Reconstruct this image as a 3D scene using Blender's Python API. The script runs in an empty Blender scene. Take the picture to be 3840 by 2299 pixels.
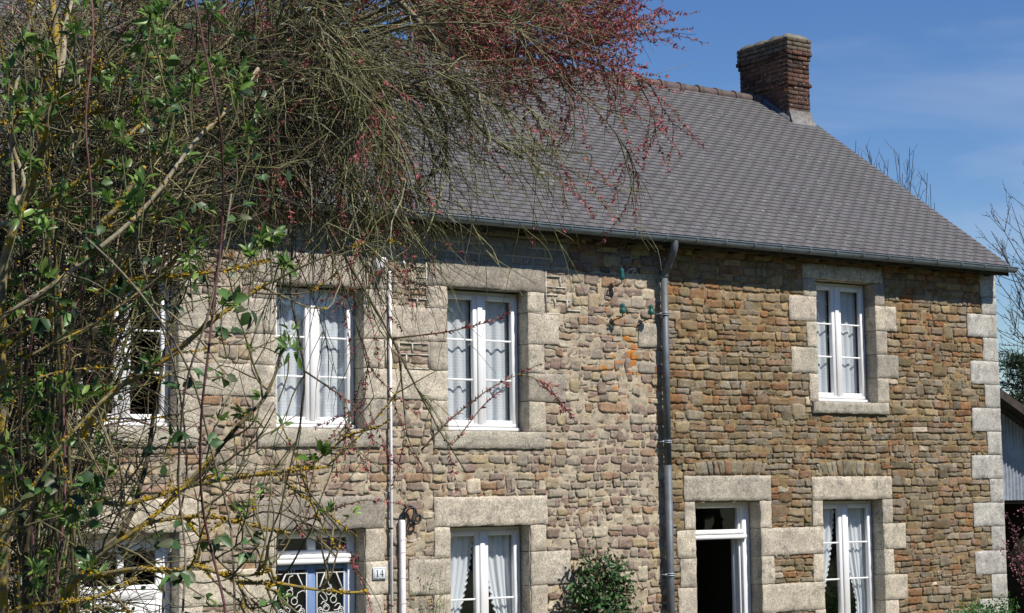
import bpy, math, random
import numpy as np
from mathutils import Vector, Matrix

S = bpy.context.scene
COL = S.collection
RNG = np.random.default_rng(7)
random.seed(7)

# ------------------------------------------------------------------ camera (solved from the photograph)
CAM = np.array([-12.2925, -17.3736, 2.7365])
FPX, PW, PH = 6800.0, 3840.0, 2299.0
_y, _p, _r = 0.61576616, 0.10178534, -0.01228679
FW = np.array([math.sin(_y)*math.cos(_p), math.cos(_y)*math.cos(_p), math.sin(_p)])
_r0 = np.array([math.cos(_y), -math.sin(_y), 0.0]); _u0 = np.cross(_r0, FW)
RT = math.cos(_r)*_r0 + math.sin(_r)*_u0
UP = -math.sin(_r)*_r0 + math.cos(_r)*_u0
K = 3840/2479.0

def at(dx, dy, dist):
    """world point seen at survey pixel (dx, dy) at a distance along the view"""
    x, y = dx*K, dy*K
    return CAM + dist*(FW + RT*((x-PW/2)/FPX) - UP*((y-PH/2)/FPX))

def on_plane(dx, dy, Y):
    d = at(dx, dy, 1.0)-CAM
    return CAM + d*((Y-CAM[1])/d[1])

# ------------------------------------------------------------------ small helpers
def vnoise(p, seed=0):
    p = np.asarray(p, float); i = np.floor(p).astype(np.int64); f = p-i; f = f*f*(3-2*f)
    def h(a, b, c):
        n = (a*374761393 + b*668265263 + c*2147483647 + seed*974711) & 0xFFFFFFFF
        n = ((n ^ (n >> 13))*1274126177) & 0xFFFFFFFF
        n = (n ^ (n >> 16)) & 0xFFFF
        return n/65535.0
    r = 0
    for a in (0, 1):
        for b in (0, 1):
            for c in (0, 1):
                w = (f[..., 0] if a else 1-f[..., 0])*(f[..., 1] if b else 1-f[..., 1])*(f[..., 2] if c else 1-f[..., 2])
                r = r + w*h(i[..., 0]+a, i[..., 1]+b, i[..., 2]+c)
    return r*2-1

def nrm(v):
    v = np.asarray(v, float)
    return v/np.maximum(np.linalg.norm(v, axis=-1, keepdims=True), 1e-9)

class MB:
    def __init__(self): self.v, self.t, self.q, self.c, self.n = [], [], [], [], 0
    def add(self, v, tris=None, quads=None, col=(1, 1, 1)):
        v = np.asarray(v, float).reshape(-1, 3)
        if tris is not None and len(tris): self.t.append(np.asarray(tris, np.int64)+self.n)
        if quads is not None and len(quads): self.q.append(np.asarray(quads, np.int64)+self.n)
        c = np.asarray(col, float)
        if c.ndim == 1: c = np.tile(c, (len(v), 1))
        self.v.append(v); self.c.append(c); self.n += len(v)
    def box(self, x0, x1, y0, y1, z0, z1, col=(1, 1, 1)):
        v = [(x, y, z) for z in (z0, z1) for y in (y0, y1) for x in (x0, x1)]
        self.add(v, quads=[(0, 2, 3, 1), (4, 5, 7, 6), (0, 1, 5, 4), (2, 6, 7, 3), (0, 4, 6, 2), (1, 3, 7, 5)], col=col)
    def bbox(self, x0, x1, y0, y1, z0, z1, b=.006, col=(1, 1, 1)):
        """box with chamfered edges"""
        V = []; idx = {}
        for sx in (0, 1):
            for sy in (0, 1):
                for sz in (0, 1):
                    for ax in range(3):
                        p = [(x0, x1)[sx], (y0, y1)[sy], (z0, z1)[sz]]
                        for k in range(3):
                            if k != ax: p[k] += b*(-1 if (sx, sy, sz)[k] else 1)
                        idx[(sx, sy, sz, ax)] = len(V); V.append(p)
        Q, T = [], []
        for ax in range(3):
            o = [k for k in range(3) if k != ax]
            for s in (0, 1):
                f = []
                for a, c in ((0, 0), (1, 0), (1, 1), (0, 1)):
                    key = [0, 0, 0]; key[ax] = s; key[o[0]] = a; key[o[1]] = c
                    f.append(idx[(*key, ax)])
                if (s == 1) != (ax != 1): f = f[::-1]
                Q.append(f)
        for ax in range(3):
            o = [k for k in range(3) if k != ax]
            for a in (0, 1):
                for c in (0, 1):
                    k0 = [0, 0, 0]; k0[o[0]] = a; k0[o[1]] = c; k1 = list(k0); k1[ax] = 1
                    f = [idx[(*k0, o[0])], idx[(*k0, o[1])], idx[(*k1, o[1])], idx[(*k1, o[0])]]
                    Q.append(f)
        for sx in (0, 1):
            for sy in (0, 1):
                for sz in (0, 1): T.append([idx[(sx, sy, sz, k)] for k in range(3)])
        V = np.array(V); ctr = V.mean(0)
        def fix(F):
            out = []
            for f in F:
                p = V[f]; n = np.cross(p[1]-p[0], p[2]-p[0])
                out.append(f if n@(p.mean(0)-ctr) > 0 else f[::-1])
            return out
        self.add(V, tris=fix(T), quads=fix(Q), col=col)
    def tube(self, pts, rad, k=5, col=(1, 1, 1), cap=True):
        pts = np.asarray(pts, float); n = len(pts)
        rad = np.broadcast_to(np.asarray(rad, float), (n,))
        t = np.gradient(pts, axis=0); t = nrm(t)
        a = np.array([0.31, 0.2, 0.93]) if abs(t[0][2]) < .8 else np.array([0.93, 0.3, 0.1])
        u = nrm(a - (t@a)[:, None]*t); w = np.cross(t, u)
        an = np.arange(k)*2*np.pi/k
        ring = pts[:, None, :] + rad[:, None, None]*(np.cos(an)[None, :, None]*u[:, None, :] + np.sin(an)[None, :, None]*w[:, None, :])
        i = np.arange(n-1)[:, None]*k; j = np.arange(k)[None, :]; j2 = (j+1) % k
        q = np.stack([i+j, i+j2, i+k+j2, i+k+j], -1).reshape(-1, 4)
        c = np.asarray(col, float)
        if c.ndim == 2: c = np.repeat(c, k, 0)
        v = ring.reshape(-1, 3)
        if cap:
            v = np.vstack([v, pts[:1], pts[-1:]]); jj = np.arange(k); m = n*k
            tr = [(m, (a+1) % k, a) for a in jj] + [(m+1, (n-1)*k+a, (n-1)*k+(a+1) % k) for a in jj]
            if c.ndim == 2: c = np.vstack([c, c[:1], c[-1:]])
            self.add(v, tris=tr, quads=q, col=c)
        else: self.add(v, quads=q, col=c)
    def leaves(self, P, D, N, L, Wd, col, fold=.25, curl=.15):
        P, D, N = np.asarray(P, float), nrm(D), np.asarray(N, float); n = len(P)
        if n == 0: return
        L = np.broadcast_to(L, (n,))[:, None]; Wd = np.broadcast_to(Wd, (n,))[:, None]
        N = nrm(N - (N*D).sum(1, keepdims=True)*D); B = np.cross(D, N)
        def pt(t, s, lift): return P + D*L*t + B*Wd*s + N*(lift*Wd - curl*L*t*t)
        V = np.stack([pt(0, 0, 0), pt(.33, 0, 0), pt(.7, 0, 0), pt(1, 0, 0),
                      pt(.30, .46, fold), pt(.68, .36, fold), pt(.30, -.46, fold), pt(.68, -.36, fold)], 1)
        o = (np.arange(n)*8)[:, None]
        T = np.concatenate([o+np.array([[0, 4, 1]]), o+np.array([[5, 3, 2]]), o+np.array([[0, 1, 6]]), o+np.array([[7, 2, 3]])])
        Q = np.concatenate([o+np.array([[4, 5, 2, 1]]), o+np.array([[1, 2, 7, 6]])])
        col = np.asarray(col, float)
        if col.ndim == 1: col = np.tile(col, (n, 1))
        self.add(V.reshape(-1, 3), tris=T, quads=Q, col=np.repeat(col, 8, 0))
    def build(self, name, mat, parent=None, smooth=False):
        me = bpy.data.meshes.new(name)
        v = np.concatenate(self.v); c = np.concatenate(self.c)
        t = np.concatenate(self.t) if self.t else np.zeros((0, 3), np.int64)
        q = np.concatenate(self.q) if self.q else np.zeros((0, 4), np.int64)
        me.vertices.add(len(v)); me.vertices.foreach_set('co', v.ravel().astype(np.float32))
        lo = np.concatenate([t.ravel(), q.ravel()]).astype(np.int32)
        st = np.concatenate([np.arange(len(t))*3, len(t)*3+np.arange(len(q))*4]).astype(np.int32)
        me.loops.add(len(lo)); me.loops.foreach_set('vertex_index', lo)
        me.polygons.add(len(st)); me.polygons.foreach_set('loop_start', st)
        try: me.polygons.foreach_set('loop_total', np.concatenate([np.full(len(t), 3), np.full(len(q), 4)]).astype(np.int32))
        except Exception: pass
        me.update(calc_edges=True)
        a = me.color_attributes.new('Col', 'FLOAT_COLOR', 'POINT')
        a.data.foreach_set('color', np.hstack([c, np.ones((len(c), 1))]).ravel().astype(np.float32))
        if smooth: me.polygons.foreach_set('use_smooth', np.ones(len(st), bool))
        me.validate()
        me.materials.append(mat)
        o = bpy.data.objects.new(name, me); COL.objects.link(o)
        if parent is not None:
            o.parent = parent
            o.matrix_parent_inverse = parent_world(parent).inverted()
        return o

def parent_world(o):
    m = Matrix.Translation(o.location)
    return (parent_world(o.parent) @ o.matrix_parent_inverse @ m) if o.parent else m

def tag(o, label=None, cat=None, group=None, kind=None):
    if label: o['label'] = label
    if cat: o['category'] = cat
    if group: o['group'] = group
    if kind: o['kind'] = kind
    return o

def empty(name, loc=(0, 0, 0), parent=None):
    o = bpy.data.objects.new(name, None); COL.objects.link(o); o.location = tuple(float(x) for x in loc); o.empty_display_size = .2
    if parent is not None:
        o.parent = parent; o.matrix_parent_inverse = parent_world(parent).inverted()
    return o

# ------------------------------------------------------------------ materials
class NT:
    def __init__(self, name):
        self.m = bpy.data.materials.new(name); self.m.use_nodes = True
        self.t = self.m.node_tree; self.n = self.t.nodes; self.l = self.t.links
        self.b = self.n['Principled BSDF']; self.out = self.n['Material Output']
        self.co = self.n.new('ShaderNodeTexCoord').outputs['Object']
    def node(self, typ, **kw):
        x = self.n.new(typ)
        for k, v in kw.items(): setattr(x, k, v)
        return x
    def set(self, sock, val):
        if isinstance(val, bpy.types.NodeSocket): self.l.new(val, sock)
        else: sock.default_value = val
    def noise(self, scale, detail=4, rough=.55, vec=None, dist=0):
        x = self.node('ShaderNodeTexNoise'); x.inputs['Scale'].default_value = scale
        x.inputs['Detail'].default_value = detail; x.inputs['Roughness'].default_value = rough; x.inputs['Distortion'].default_value = dist
        self.l.new(vec or self.co, x.inputs['Vector']); return x.outputs['Fac']
    def ramp(self, fac, lo, hi, a=0., b=1.):
        x = self.node('ShaderNodeMapRange'); x.inputs['From Min'].default_value = lo; x.inputs['From Max'].default_value = hi
        x.inputs['To Min'].default_value = a; x.inputs['To Max'].default_value = b
        self.set(x.inputs['Value'], fac); return x.outputs['Result']
    def math(self, op, a, b=0.):
        x = self.node('ShaderNodeMath', operation=op); self.set(x.inputs[0], a); self.set(x.inputs[1], b); return x.outputs[0]
    def mix(self, fac, a, b, mode='MIX'):
        x = self.node('ShaderNodeMix', data_type='RGBA', blend_type=mode)
        self.set(x.inputs['Factor'], fac)
        for s, v in ((x.inputs['A'], a), (x.inputs['B'], b)):
            if isinstance(v, tuple): v = (*v, 1.)
            for sk in x.inputs:
                if sk.name == s.name and sk.type == 'RGBA': self.set(sk, v)
        return [o for o in x.outputs if o.type == 'RGBA'][0]
    def col(self): 
        x = self.node('ShaderNodeAttribute'); x.attribute_name = 'Col'; return x.outputs['Color']
    def scale(self, c, f):
        x = self.node('ShaderNodeVectorMath', operation='SCALE'); self.set(x.inputs[0], c); self.set(x.inputs['Scale'], f); return x.outputs[0]
    def bump(self, h, strength=.5, dist=.01):
        x = self.node('ShaderNodeBump'); x.inputs['Strength'].default_value = strength; x.inputs['Distance'].default_value = dist
        self.set(x.inputs['Height'], h); self.l.new(x.outputs['Normal'], self.b.inputs['Normal'])
    def base(self, c, rough=.8, spec=.3, metal=0.):
        if isinstance(c, tuple): c = (*c, 1.)
        self.set(self.b.inputs['Base Color'], c); self.set(self.b.inputs['Roughness'], rough)
        self.b.inputs['Specular IOR Level'].default_value = spec; self.b.inputs['Metallic'].default_value = metal
        return self.m

def plain(name, c, rough=.6, spec=.4, metal=0., var=.15, ns=20, bump=.1):
    m = NT(name); f = m.ramp(m.noise(ns), .3, .7, 1-var, 1+var)
    m.bump(m.noise(ns*4), bump, .003)
    return m.base(m.scale((m.mix(0., c, c)), f), rough, spec, metal)

def mat_stone():
    m = NT('rubble_stone')
    c = m.scale(m.col(), m.ramp(m.noise(14, 6, .65), .25, .75, .62, 1.38))
    c = m.scale(c, m.ramp(m.noise(70, 3, .6), .3, .7, .78, 1.22))
    c = m.mix(m.ramp(m.noise(3.1, 5), .46, .66, 0, .5), c, (.27, .245, .205))          # grey weathering
    sp = m.math('MULTIPLY', m.ramp(m.noise(38, 3, .7), .63, .67), m.ramp(m.noise(3.1, 2), .42, .6, 0, .75))
    c = m.mix(sp, c, (.55, .53, .47))                                                 # pale lichen specks
    sx = m.node('ShaderNodeSeparateXYZ'); m.l.new(m.co, sx.inputs[0])
    dx = m.math('DIVIDE', m.math('SUBTRACT', sx.outputs['X'], 1.72), .42)
    dz = m.math('DIVIDE', m.math('SUBTRACT', sx.outputs['Z'], 4.38), .62)
    d = m.math('SQRT', m.math('ADD', m.math('MULTIPLY', dx, dx), m.math('MULTIPLY', dz, dz)))
    near = m.ramp(d, .2, 1.5, .155, 0.)
    left = m.ramp(sx.outputs['X'], 2.2, 2.6, .028, .0)
    th = m.math('ADD', m.math('ADD', m.noise(7.5, 5, .6, dist=.3), near), left)
    li = m.ramp(th, .70, .725, 0, .9)
    c = m.mix(li, c, (.46, .17, .022))
    m.bump(m.math('ADD', m.noise(30, 6, .65), m.math('MULTIPLY', m.noise(110, 3), .4)), .9, .012)
    return m.base(c, .92, .2)

def mat_granite():
    m = NT('granite')
    c = m.scale(m.col(), m.ramp(m.noise(52, 3, .8), .32, .68, .5, 1.5))
    c = m.scale(c, m.ramp(m.noise(4.5, 6, .62), .3, .7, .70, 1.24))
    v = m.node('ShaderNodeTexVoronoi'); v.inputs['Scale'].default_value = 75; m.l.new(m.co, v.inputs['Vector'])
    c = m.mix(m.ramp(v.outputs['Distance'], .14, .22, .5, 0), c, (.09, .085, .08))
    c = m.mix(m.math('MULTIPLY', m.ramp(m.noise(11, 6, .72), .50, .66, 0, .72), m.ramp(m.noise(1.9, 3), .38, .55)), c, (.13, .125, .12))
    c = m.mix(m.ramp(m.noise(5.3, 5, .6), .70, .72, 0, .7), c, (.5, .2, .03))
    m.bump(m.math('ADD', m.noise(75, 4, .7), m.noise(12, 4)), .8, .008)
    return m.base(c, .85, .3)

def mat_mortar():
    m = NT('lime_mortar')
    c = m.scale(m.col(), m.ramp(m.noise(9, 6, .65), .25, .75, .6, 1.4))
    c = m.scale(c, m.ramp(m.noise(120, 3, .7), .3, .7, .75, 1.25))
    c = m.mix(m.ramp(m.noise(4, 4), .55, .7, 0, .6), c, (.2, .17, .14))
    m.bump(m.noise(60, 5, .7), 1., .012)
    return m.base(c, .95, .15)

def mat_slate():
    m = NT('slate')
    mp = m.node('ShaderNodeMapping'); mp.inputs['Scale'].default_value = (1.6, .35, .35); m.l.new(m.co, mp.inputs[0])
    c = m.scale(m.col(), m.ramp(m.noise(2.4, 5, .6, vec=mp.outputs[0]), .3, .7, .9, 1.1))
    c = m.scale(c, m.ramp(m.noise(60, 3, .6), .3, .7, .93, 1.07))
    c = m.mix(m.math('MULTIPLY', m.ramp(m.noise(22, 3, .5), .67, .69, 0, .8), m.ramp(m.noise(1.1, 2), .38, .5)), c, (.42, .42, .38))
    c = m.mix(m.ramp(m.noise(15.7, 3, .5), .735, .75, 0, .7), c, (.35, .13, .04))
    m.bump(m.noise(35, 4), .25, .004)
    return m.base(c, .7, .3)

def mat_brick():
    m = NT('weathered_brick')
    c = m.scale(m.col(), m.ramp(m.noise(11, 5, .65), .25, .75, .65, 1.35))
    c = m.mix(m.math('MULTIPLY', m.ramp(m.noise(24, 4, .65), .58, .66, 0, .8), m.ramp(m.noise(3, 2), .42, .6)), c, (.4, .4, .35))
    sx = m.node('ShaderNodeSeparateXYZ'); m.l.new(m.co, sx.inputs[0])
    c = m.mix(m.ramp(m.math('ADD', m.noise(9, 4), m.ramp(sx.outputs['Z'], 9.9, 10.3, 0, .1)), .66, .70, 0, .85), c, (.5, .24, .03))
    m.bump(m.noise(40, 5, .7), .9, .01)
    return m.base(c, .9, .2)

def mat_bark(name, lichen=0., lc=(.34, .23, .02), ns=30):
    m = NT(name)
    c = m.scale(m.col(), m.ramp(m.noise(ns, 4, .6), .3, .7, .55, 1.45))
    if lichen: c = m.mix(m.ramp(m.noise(16, 5, .7), .60-lichen*.25, .66-lichen*.25, 0, .9), c, lc)
    m.bump(m.noise(ns*3, 4), .6, .004)
    return m.base(c, .85, .2)

def mat_leaf(name, rough=.45, trans=.3):
    m = NT(name)
    c = m.scale(m.col(), m.ramp(m.noise(25, 3), .3, .7, .75, 1.25))
    m.base(c, rough, .45)
    t = m.node('ShaderNodeBsdfTranslucent'); m.l.new(c, t.inputs['Color'])
    x = m.node('ShaderNodeMixShader'); x.inputs[0].default_value = trans
    m.l.new(m.b.outputs[0], x.inputs[1]); m.l.new(t.outputs[0], x.inputs[2]); m.l.new(x.outputs[0], m.out.inputs['Surface'])
    return m.m

def mat_glass():
    m = NT('window_glass')
    m.n.remove(m.b)
    tr = m.node('ShaderNodeBsdfTransparent'); tr.inputs['Color'].default_value = (.95, .97, .97, 1)
    gl = m.node('ShaderNodeBsdfGlossy'); gl.inputs['Roughness'].default_value = .01; gl.inputs['Color'].default_value = (1, 1, 1, 1)
    fr = m.node('ShaderNodeFresnel'); ge = m.node('ShaderNodeNewGeometry')
    m.set(fr.inputs['IOR'], m.ramp(ge.outputs['Backfacing'], 0, 1, 1.5, 1/1.5))      # a thin pane: same mirror strength from both sides
    f = m.math('MULTIPLY', fr.outputs[0], 2.4)
    b = m.node('ShaderNodeBump'); b.inputs['Strength'].default_value = .12; b.inputs['Distance'].default_value = .01
    m.set(b.inputs['Height'], m.noise(2.2, 1)); m.l.new(b.outputs[0], gl.inputs['Normal'])
    x = m.node('ShaderNodeMixShader'); m.l.new(f, x.inputs[0]); m.l.new(tr.outputs[0], x.inputs[1]); m.l.new(gl.outputs[0], x.inputs[2])
    m.l.new(x.outputs[0], m.out.inputs['Surface']); return m.m

def mat_curtain(name, lace):
    m = NT(name)
    c = m.mix(0., (.84, .87, .91), (.84, .87, .91))
    m.base(c, .9, .1)
    t = m.node('ShaderNodeBsdfTranslucent'); t.inputs['Color'].default_value = (.8, .84, .88, 1)
    x = m.node('ShaderNodeMixShader'); x.inputs[0].default_value = .2
    m.l.new(m.b.outputs[0], x.inputs[1]); m.l.new(t.outputs[0], x.inputs[2])
    res = x.outputs[0]
    if lace:
        w = m.node('ShaderNodeTexWave', wave_type='BANDS', bands_direction='Z'); w.inputs['Scale'].default_value = 9.; w.inputs['Distortion'].default_value = .6
        m.l.new(m.co, w.inputs['Vector'])
        f = m.math('MULTIPLY', m.ramp(w.outputs['Fac'], .2, .8, .07, .15), m.ramp(m.noise(60, 2), .3, .7, .6, 1.4))
        tr = m.node('ShaderNodeBsdfTransparent')
        y = m.node('ShaderNodeMixShader'); m.l.new(f, y.inputs[0]); m.l.new(res, y.inputs[1]); m.l.new(tr.outputs[0], y.inputs[2]); res = y.outputs[0]
    m.l.new(res, m.out.inputs['Surface']); return m.m

def mat_zinc(name, c=(.17, .2, .22), rough=.42):
    m = NT(name)
    cc = m.scale(m.mix(0., c, c), m.ramp(m.noise(7, 5), .3, .7, .75, 1.25))
    m.bump(m.noise(50, 3), .15, .002)
    return m.base(cc, rough, .5, .35)

M = dict(stone=mat_stone(), granite=mat_granite(), mortar=mat_mortar(), slate=mat_slate(), brick=mat_brick(),
         zinc=mat_zinc('zinc'), zincpipe=mat_zinc('zinc_pipe', (.115, .13, .145), .6), corr=mat_zinc('galvanised_iron', (.36, .4, .45), .5),
         white=plain('white_paint', (.80, .80, .80), .35, .5, var=.04, ns=5, bump=.03), glass=mat_glass(),
         lace=mat_curtain('lace_net', True), drape=mat_curtain('drape_cloth', False),
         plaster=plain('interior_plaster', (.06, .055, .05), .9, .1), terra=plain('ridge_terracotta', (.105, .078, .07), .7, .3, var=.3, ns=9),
         cement=plain('cement_render', (.19, .18, .17), .9, .2, var=.35, ns=18, bump=.8),
         blue=plain('blue_paint', (.14, .22, .40), .45, .4, var=.1, ns=6), iron=plain('white_iron', (.62, .62, .6), .5, .4, var=.1),
         pvc=plain('white_plastic', (.72, .70, .72), .4, .4, var=.08), blk=plain('black_rubber', (.015, .015, .016), .5, .4),
         plate=plain('enamel', (.74, .76, .80), .25, .5, var=.04), ink=plain('dark_enamel_ink', (.02, .06, .08), .3, .5),
         wood=plain('dark_timber', (.05, .04, .033), .85, .2, var=.4, ns=14, bump=.5), rust=plain('rusty_iron', (.05, .03, .022), .8, .3, var=.4, ns=40, bump=.5),
         bark=mat_bark('grey_bark', .0), twig=mat_bark('tamarisk_twig_bark', .0, ns=45), lbark=mat_bark('lichen_bark', .42), lichen=plain('yellow_lichen', (.40, .265, .018), .9, .1, var=.45, ns=60, bump=.8),
         leaf=mat_leaf('leaf', .38, .3), ivy=mat_leaf('ivy_leaf', .45, .15), bud=mat_leaf('bud', .6, .2))

def mat_insul():
    m = NT('green_glass'); m.base((.045, .22, .20), .06, .6)
    m.b.inputs['Transmission Weight'].default_value = .55; m.b.inputs['IOR'].default_value = 1.5
    return m.m
M['insul'] = mat_insul(); M['lead'] = plain('lead_flashing', (.09, .10, .115), .5, .4, var=.2)

# ------------------------------------------------------------------ geometry of the facade (metres)
XL, XR, ZT = -10.5, 8.60, 5.86
OPEN = dict(UL1=(-5.34, -4.27, 3.45, 5.01), UL2=(-3.125, -2.035, 3.45, 5.01), MU=(-.92, .217, 3.44, 5.094), RU=(4.975, 6.10, 3.885, 5.525),
            WD=(-5.34, -4.24, 0., 2.36), BD=(-3.122, -2.02, 0., 2.35), ML=(-.91, .215, .85, 2.345), RD=(2.76, 3.866, 0., 2.58), RL=(4.985, 6.12, .9, 2.57))
LINT = dict(UL1=(-5.6, -4.0, 5.015, 5.37), UL2=(-3.4, -1.72, 5.015, 5.385), MU=(-1.19, .475, 5.10, 5.41), RU=(4.738, 6.262, 5.53, 5.73),
            WD=(-5.6, -4.0, 2.365, 2.71), BD=(-3.39, -1.775, 2.355, 2.71), ML=(-1.125, .466, 2.35, 2.685), RD=(2.585, 4.07, 2.587, 2.906), RL=(4.805, 6.31, 2.577, 2.885))
SILL = dict(UL1=(-5.55, -4.05, 3.24, 3.445), UL2=(-3.35, -1.82, 3.24, 3.445), MU=(-1.12, .44, 3.235, 3.435), RU=(4.845, 6.278, 3.725, 3.88),
            ML=(-1.1, .42, .65, .845), RL=(4.8, 6.3, .7, .895))
# jamb blocks: (x0, x1, z0, z1); through stones between two openings belong to the left-hand one
JAMB = dict(
    UL1L=[(-5.56, -5.34, 4.84, 5.01), (-5.8, -5.34, 4.46, 4.834), (-5.58, -5.34, 4.125, 4.454), (-5.82, -5.34, 3.79, 4.119), (-5.58, -5.34, 3.45, 3.784)],
    UL1R=[(-4.27, -4.0, 4.84, 5.01), (-4.27, -3.131, 4.456, 4.834), (-4.27, -3.98, 4.126, 4.45), (-4.27, -3.131, 3.786, 4.12), (-4.27, -4.0, 3.45, 3.78)],
    UL2L=[(-3.4, -3.125, 4.84, 5.01), (-3.42, -3.125, 4.126, 4.45), (-3.4, -3.125, 3.45, 3.78)],
    UL2R=[(-2.035, -1.73, 4.84, 5.01), (-2.035, -.926, 4.456, 4.834), (-2.035, -1.77, 4.126, 4.45), (-2.035, -.926, 3.786, 4.12), (-2.035, -1.72, 3.45, 3.78)],
    MUL=[(-1.19, -.92, 4.84, 5.094), (-1.16, -.92, 4.126, 4.45), (-1.15, -.92, 3.44, 3.78)],
    MUR=[(.217, .46, 4.85, 5.094), (.217, .67, 4.48, 4.844), (.217, .45, 4.135, 4.474), (.217, .755, 3.797, 4.129), (.217, .46, 3.44, 3.79)],
    RUL=[(4.74, 4.975, 5.29, 5.525), (4.47, 4.975, 4.95, 5.284), (4.79, 4.975, 4.605, 4.944), (4.49, 4.975, 4.255, 4.599), (4.81, 4.975, 3.885, 4.249)],
    RUR=[(6.10, 6.29, 5.225, 5.525), (6.10, 6.51, 4.875, 5.219), (6.10, 6.31, 4.555, 4.869), (6.10, 6.52, 4.225, 4.549), (6.10, 6.32, 3.885, 4.219)],
    WDL=[(-5.58, -5.34, 1.97, 2.36), (-5.8, -5.34, 1.6, 1.964), (-5.58, -5.34, 1.2, 1.594), (-5.8, -5.34, .6, 1.194), (-5.58, -5.34, 0, .594)],
    WDR=[(-4.24, -4.0, 1.97, 2.36), (-4.24, -3.128, 1.6, 1.964), (-4.24, -3.98, 1.2, 1.594), (-4.24, -3.128, .75, 1.194), (-4.24, -4.0, 0, .744)],
    BDL=[(-3.36, -3.122, 1.97, 2.35), (-3.33, -3.122, 1.2, 1.594), (-3.34, -3.122, 0, .744)],
    BDR=[(-2.02, -1.78, 2.0, 2.35), (-2.02, -1.68, 1.634, 1.994), (-2.02, -1.8, 1.2, 1.628), (-2.02, -1.68, .6, 1.194), (-2.02, -1.8, 0, .594)],
    MLL=[(-1.12, -.91, 2.0, 2.345), (-1.46, -.91, 1.6, 1.994), (-1.14, -.91, 1.2, 1.594), (-1.4, -.91, .85, 1.194)],
    MLR=[(.215, .44, 2.04, 2.345), (.215, .80, 1.65, 2.034), (.215, .45, 1.25, 1.644), (.215, .72, .85, 1.244)],
    RDL=[(2.59, 2.76, 2.235, 2.58), (2.455, 2.76, 1.885, 2.229), (2.50, 2.76, 1.525, 1.879), (2.455, 2.76, 1.15, 1.519), (2.5, 2.76, .6, 1.144), (2.455, 2.76, 0, .594)],
    RDR=[(3.866, 4.06, 2.235, 2.58), (3.866, 4.979, 1.875, 2.229), (3.866, 4.09, 1.515, 1.869), (3.866, 4.979, 1.155, 1.509), (3.866, 4.09, .6, 1.149), (3.866, 4.5, 0, .594)],
    RLL=[(4.80, 4.985, 2.235, 2.57), (4.785, 4.985, 1.515, 1.869), (4.79, 4.985, .9, 1.149)],
    RLR=[(6.12, 6.31, 2.25, 2.57), (6.12, 6.55, 1.90, 2.244), (6.12, 6.31, 1.56, 1.894), (6.12, 6.56, 1.215, 1.554), (6.12, 6.37, .9, 1.209)])
QUOIN = [(8.27, 8.615, 5.46, 5.78), (8.30, 8.615, 5.205, 5.454)]
z = 5.2; k = 0
while z > .05:
    z0 = max(z-.338, 0.); QUOIN.append(((8.0, 8.33)[k % 2]+random.uniform(-.05, .04), 8.615, z0+.006, z)); z = z0; k += 1
ISO = [(1.90, 2.26, 4.50, 4.80), (8.05, 8.28, 2.1, 2.2)]      # odd granite block beside the downpipe
RECTS = list(OPEN.values())+list(LINT.values())+list(SILL.values())+[b for v in JAMB.values() for b in v]+QUOIN+ISO[:1]
ARCH = [(2.78, 3.93, 2.912, 3.12), (4.97, 6.12, 2.892, 3.12)]
RECTS += ARCH
RA = np.array(RECTS)

def inside_any(x, z, A=None, pad=0.):
    A = RA if A is None else A
    return ((x[..., None] > A[:, 0]-pad) & (x[..., None] < A[:, 1]+pad) & (z[..., None] > A[:, 2]-pad) & (z[..., None] < A[:, 3]+pad)).any(-1)

def layout(x0, x1, z0, z1, rh, sw, split, rng):
    out = []; z = z0
    while z < z1-.02:
        h = min(rng.uniform(*rh), z1-z)
        if z1-z-h < .05: h = z1-z
        a, b = z, z+h
        R = [r for r in RECTS if r[2] < b and r[3] > a and r[0] < x1 and r[1] > x0]
        xs = sorted({x0, x1, *[min(max(v, x0), x1) for r in R for v in r[:2]]})
        segs = []
        for p, q in zip(xs, xs[1:]):
            if q-p < 1e-4: continue
            m = (p+q)/2; lo, hi = a, b; blocked = False
            for r in R:
                if r[0] < m < r[1]:
                    if r[2] <= lo+.001 and r[3] >= hi-.001: blocked = True
                    elif r[2] <= lo: lo = max(lo, r[3])
                    elif r[3] >= hi: hi = min(hi, r[2])
                    else: hi = r[2]
            if blocked or hi-lo < .028: continue
            if segs and abs(segs[-1][1]-p) < 1e-4 and abs(segs[-1][2]-lo) < 1e-4 and abs(segs[-1][3]-hi) < 1e-4: segs[-1][1] = q
            else: segs.append([p, q, lo, hi])
        for p, q, lo, hi in segs:
            x = p
            while x < q-.02:
                w = rng.uniform(*sw)*(.8 if hi-lo < .08 else 1)
                if rng.random() < .15: w *= .55
                if q-x-w < .08: w = q-x
                if split and rng.random() < split and hi-lo > .11:
                    c = lo+(hi-lo)*rng.uniform(.35, .65)
                    out.append((x, x+w, lo, c)); out.append((x, x+w, c, hi))
                else: out.append((x, x+w, lo, hi))
                x += w
        z += h
    out = np.array(out)
    for i in range(len(out)):                                 # some stones run up into the next course
        if rng.random() < .13:
            r = out[i]; e = rng.uniform(.25, .6)*(r[3]-r[2]); a = rng.uniform(-.1, .15)*(r[1]-r[0]); c = np.array([r[0]-max(a, 0), r[1]+max(a, 0), r[2]-(e if rng.random() < .5 else 0), r[3]+e])
            if c[0] < x0 or c[1] > x1 or c[2] < z0 or c[3] > z1: continue
            if ((RA[:, 0] < c[1]) & (RA[:, 1] > c[0]) & (RA[:, 2] < c[3]) & (RA[:, 3] > c[2])).any(): continue
            out[i] = c
    return out

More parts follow.
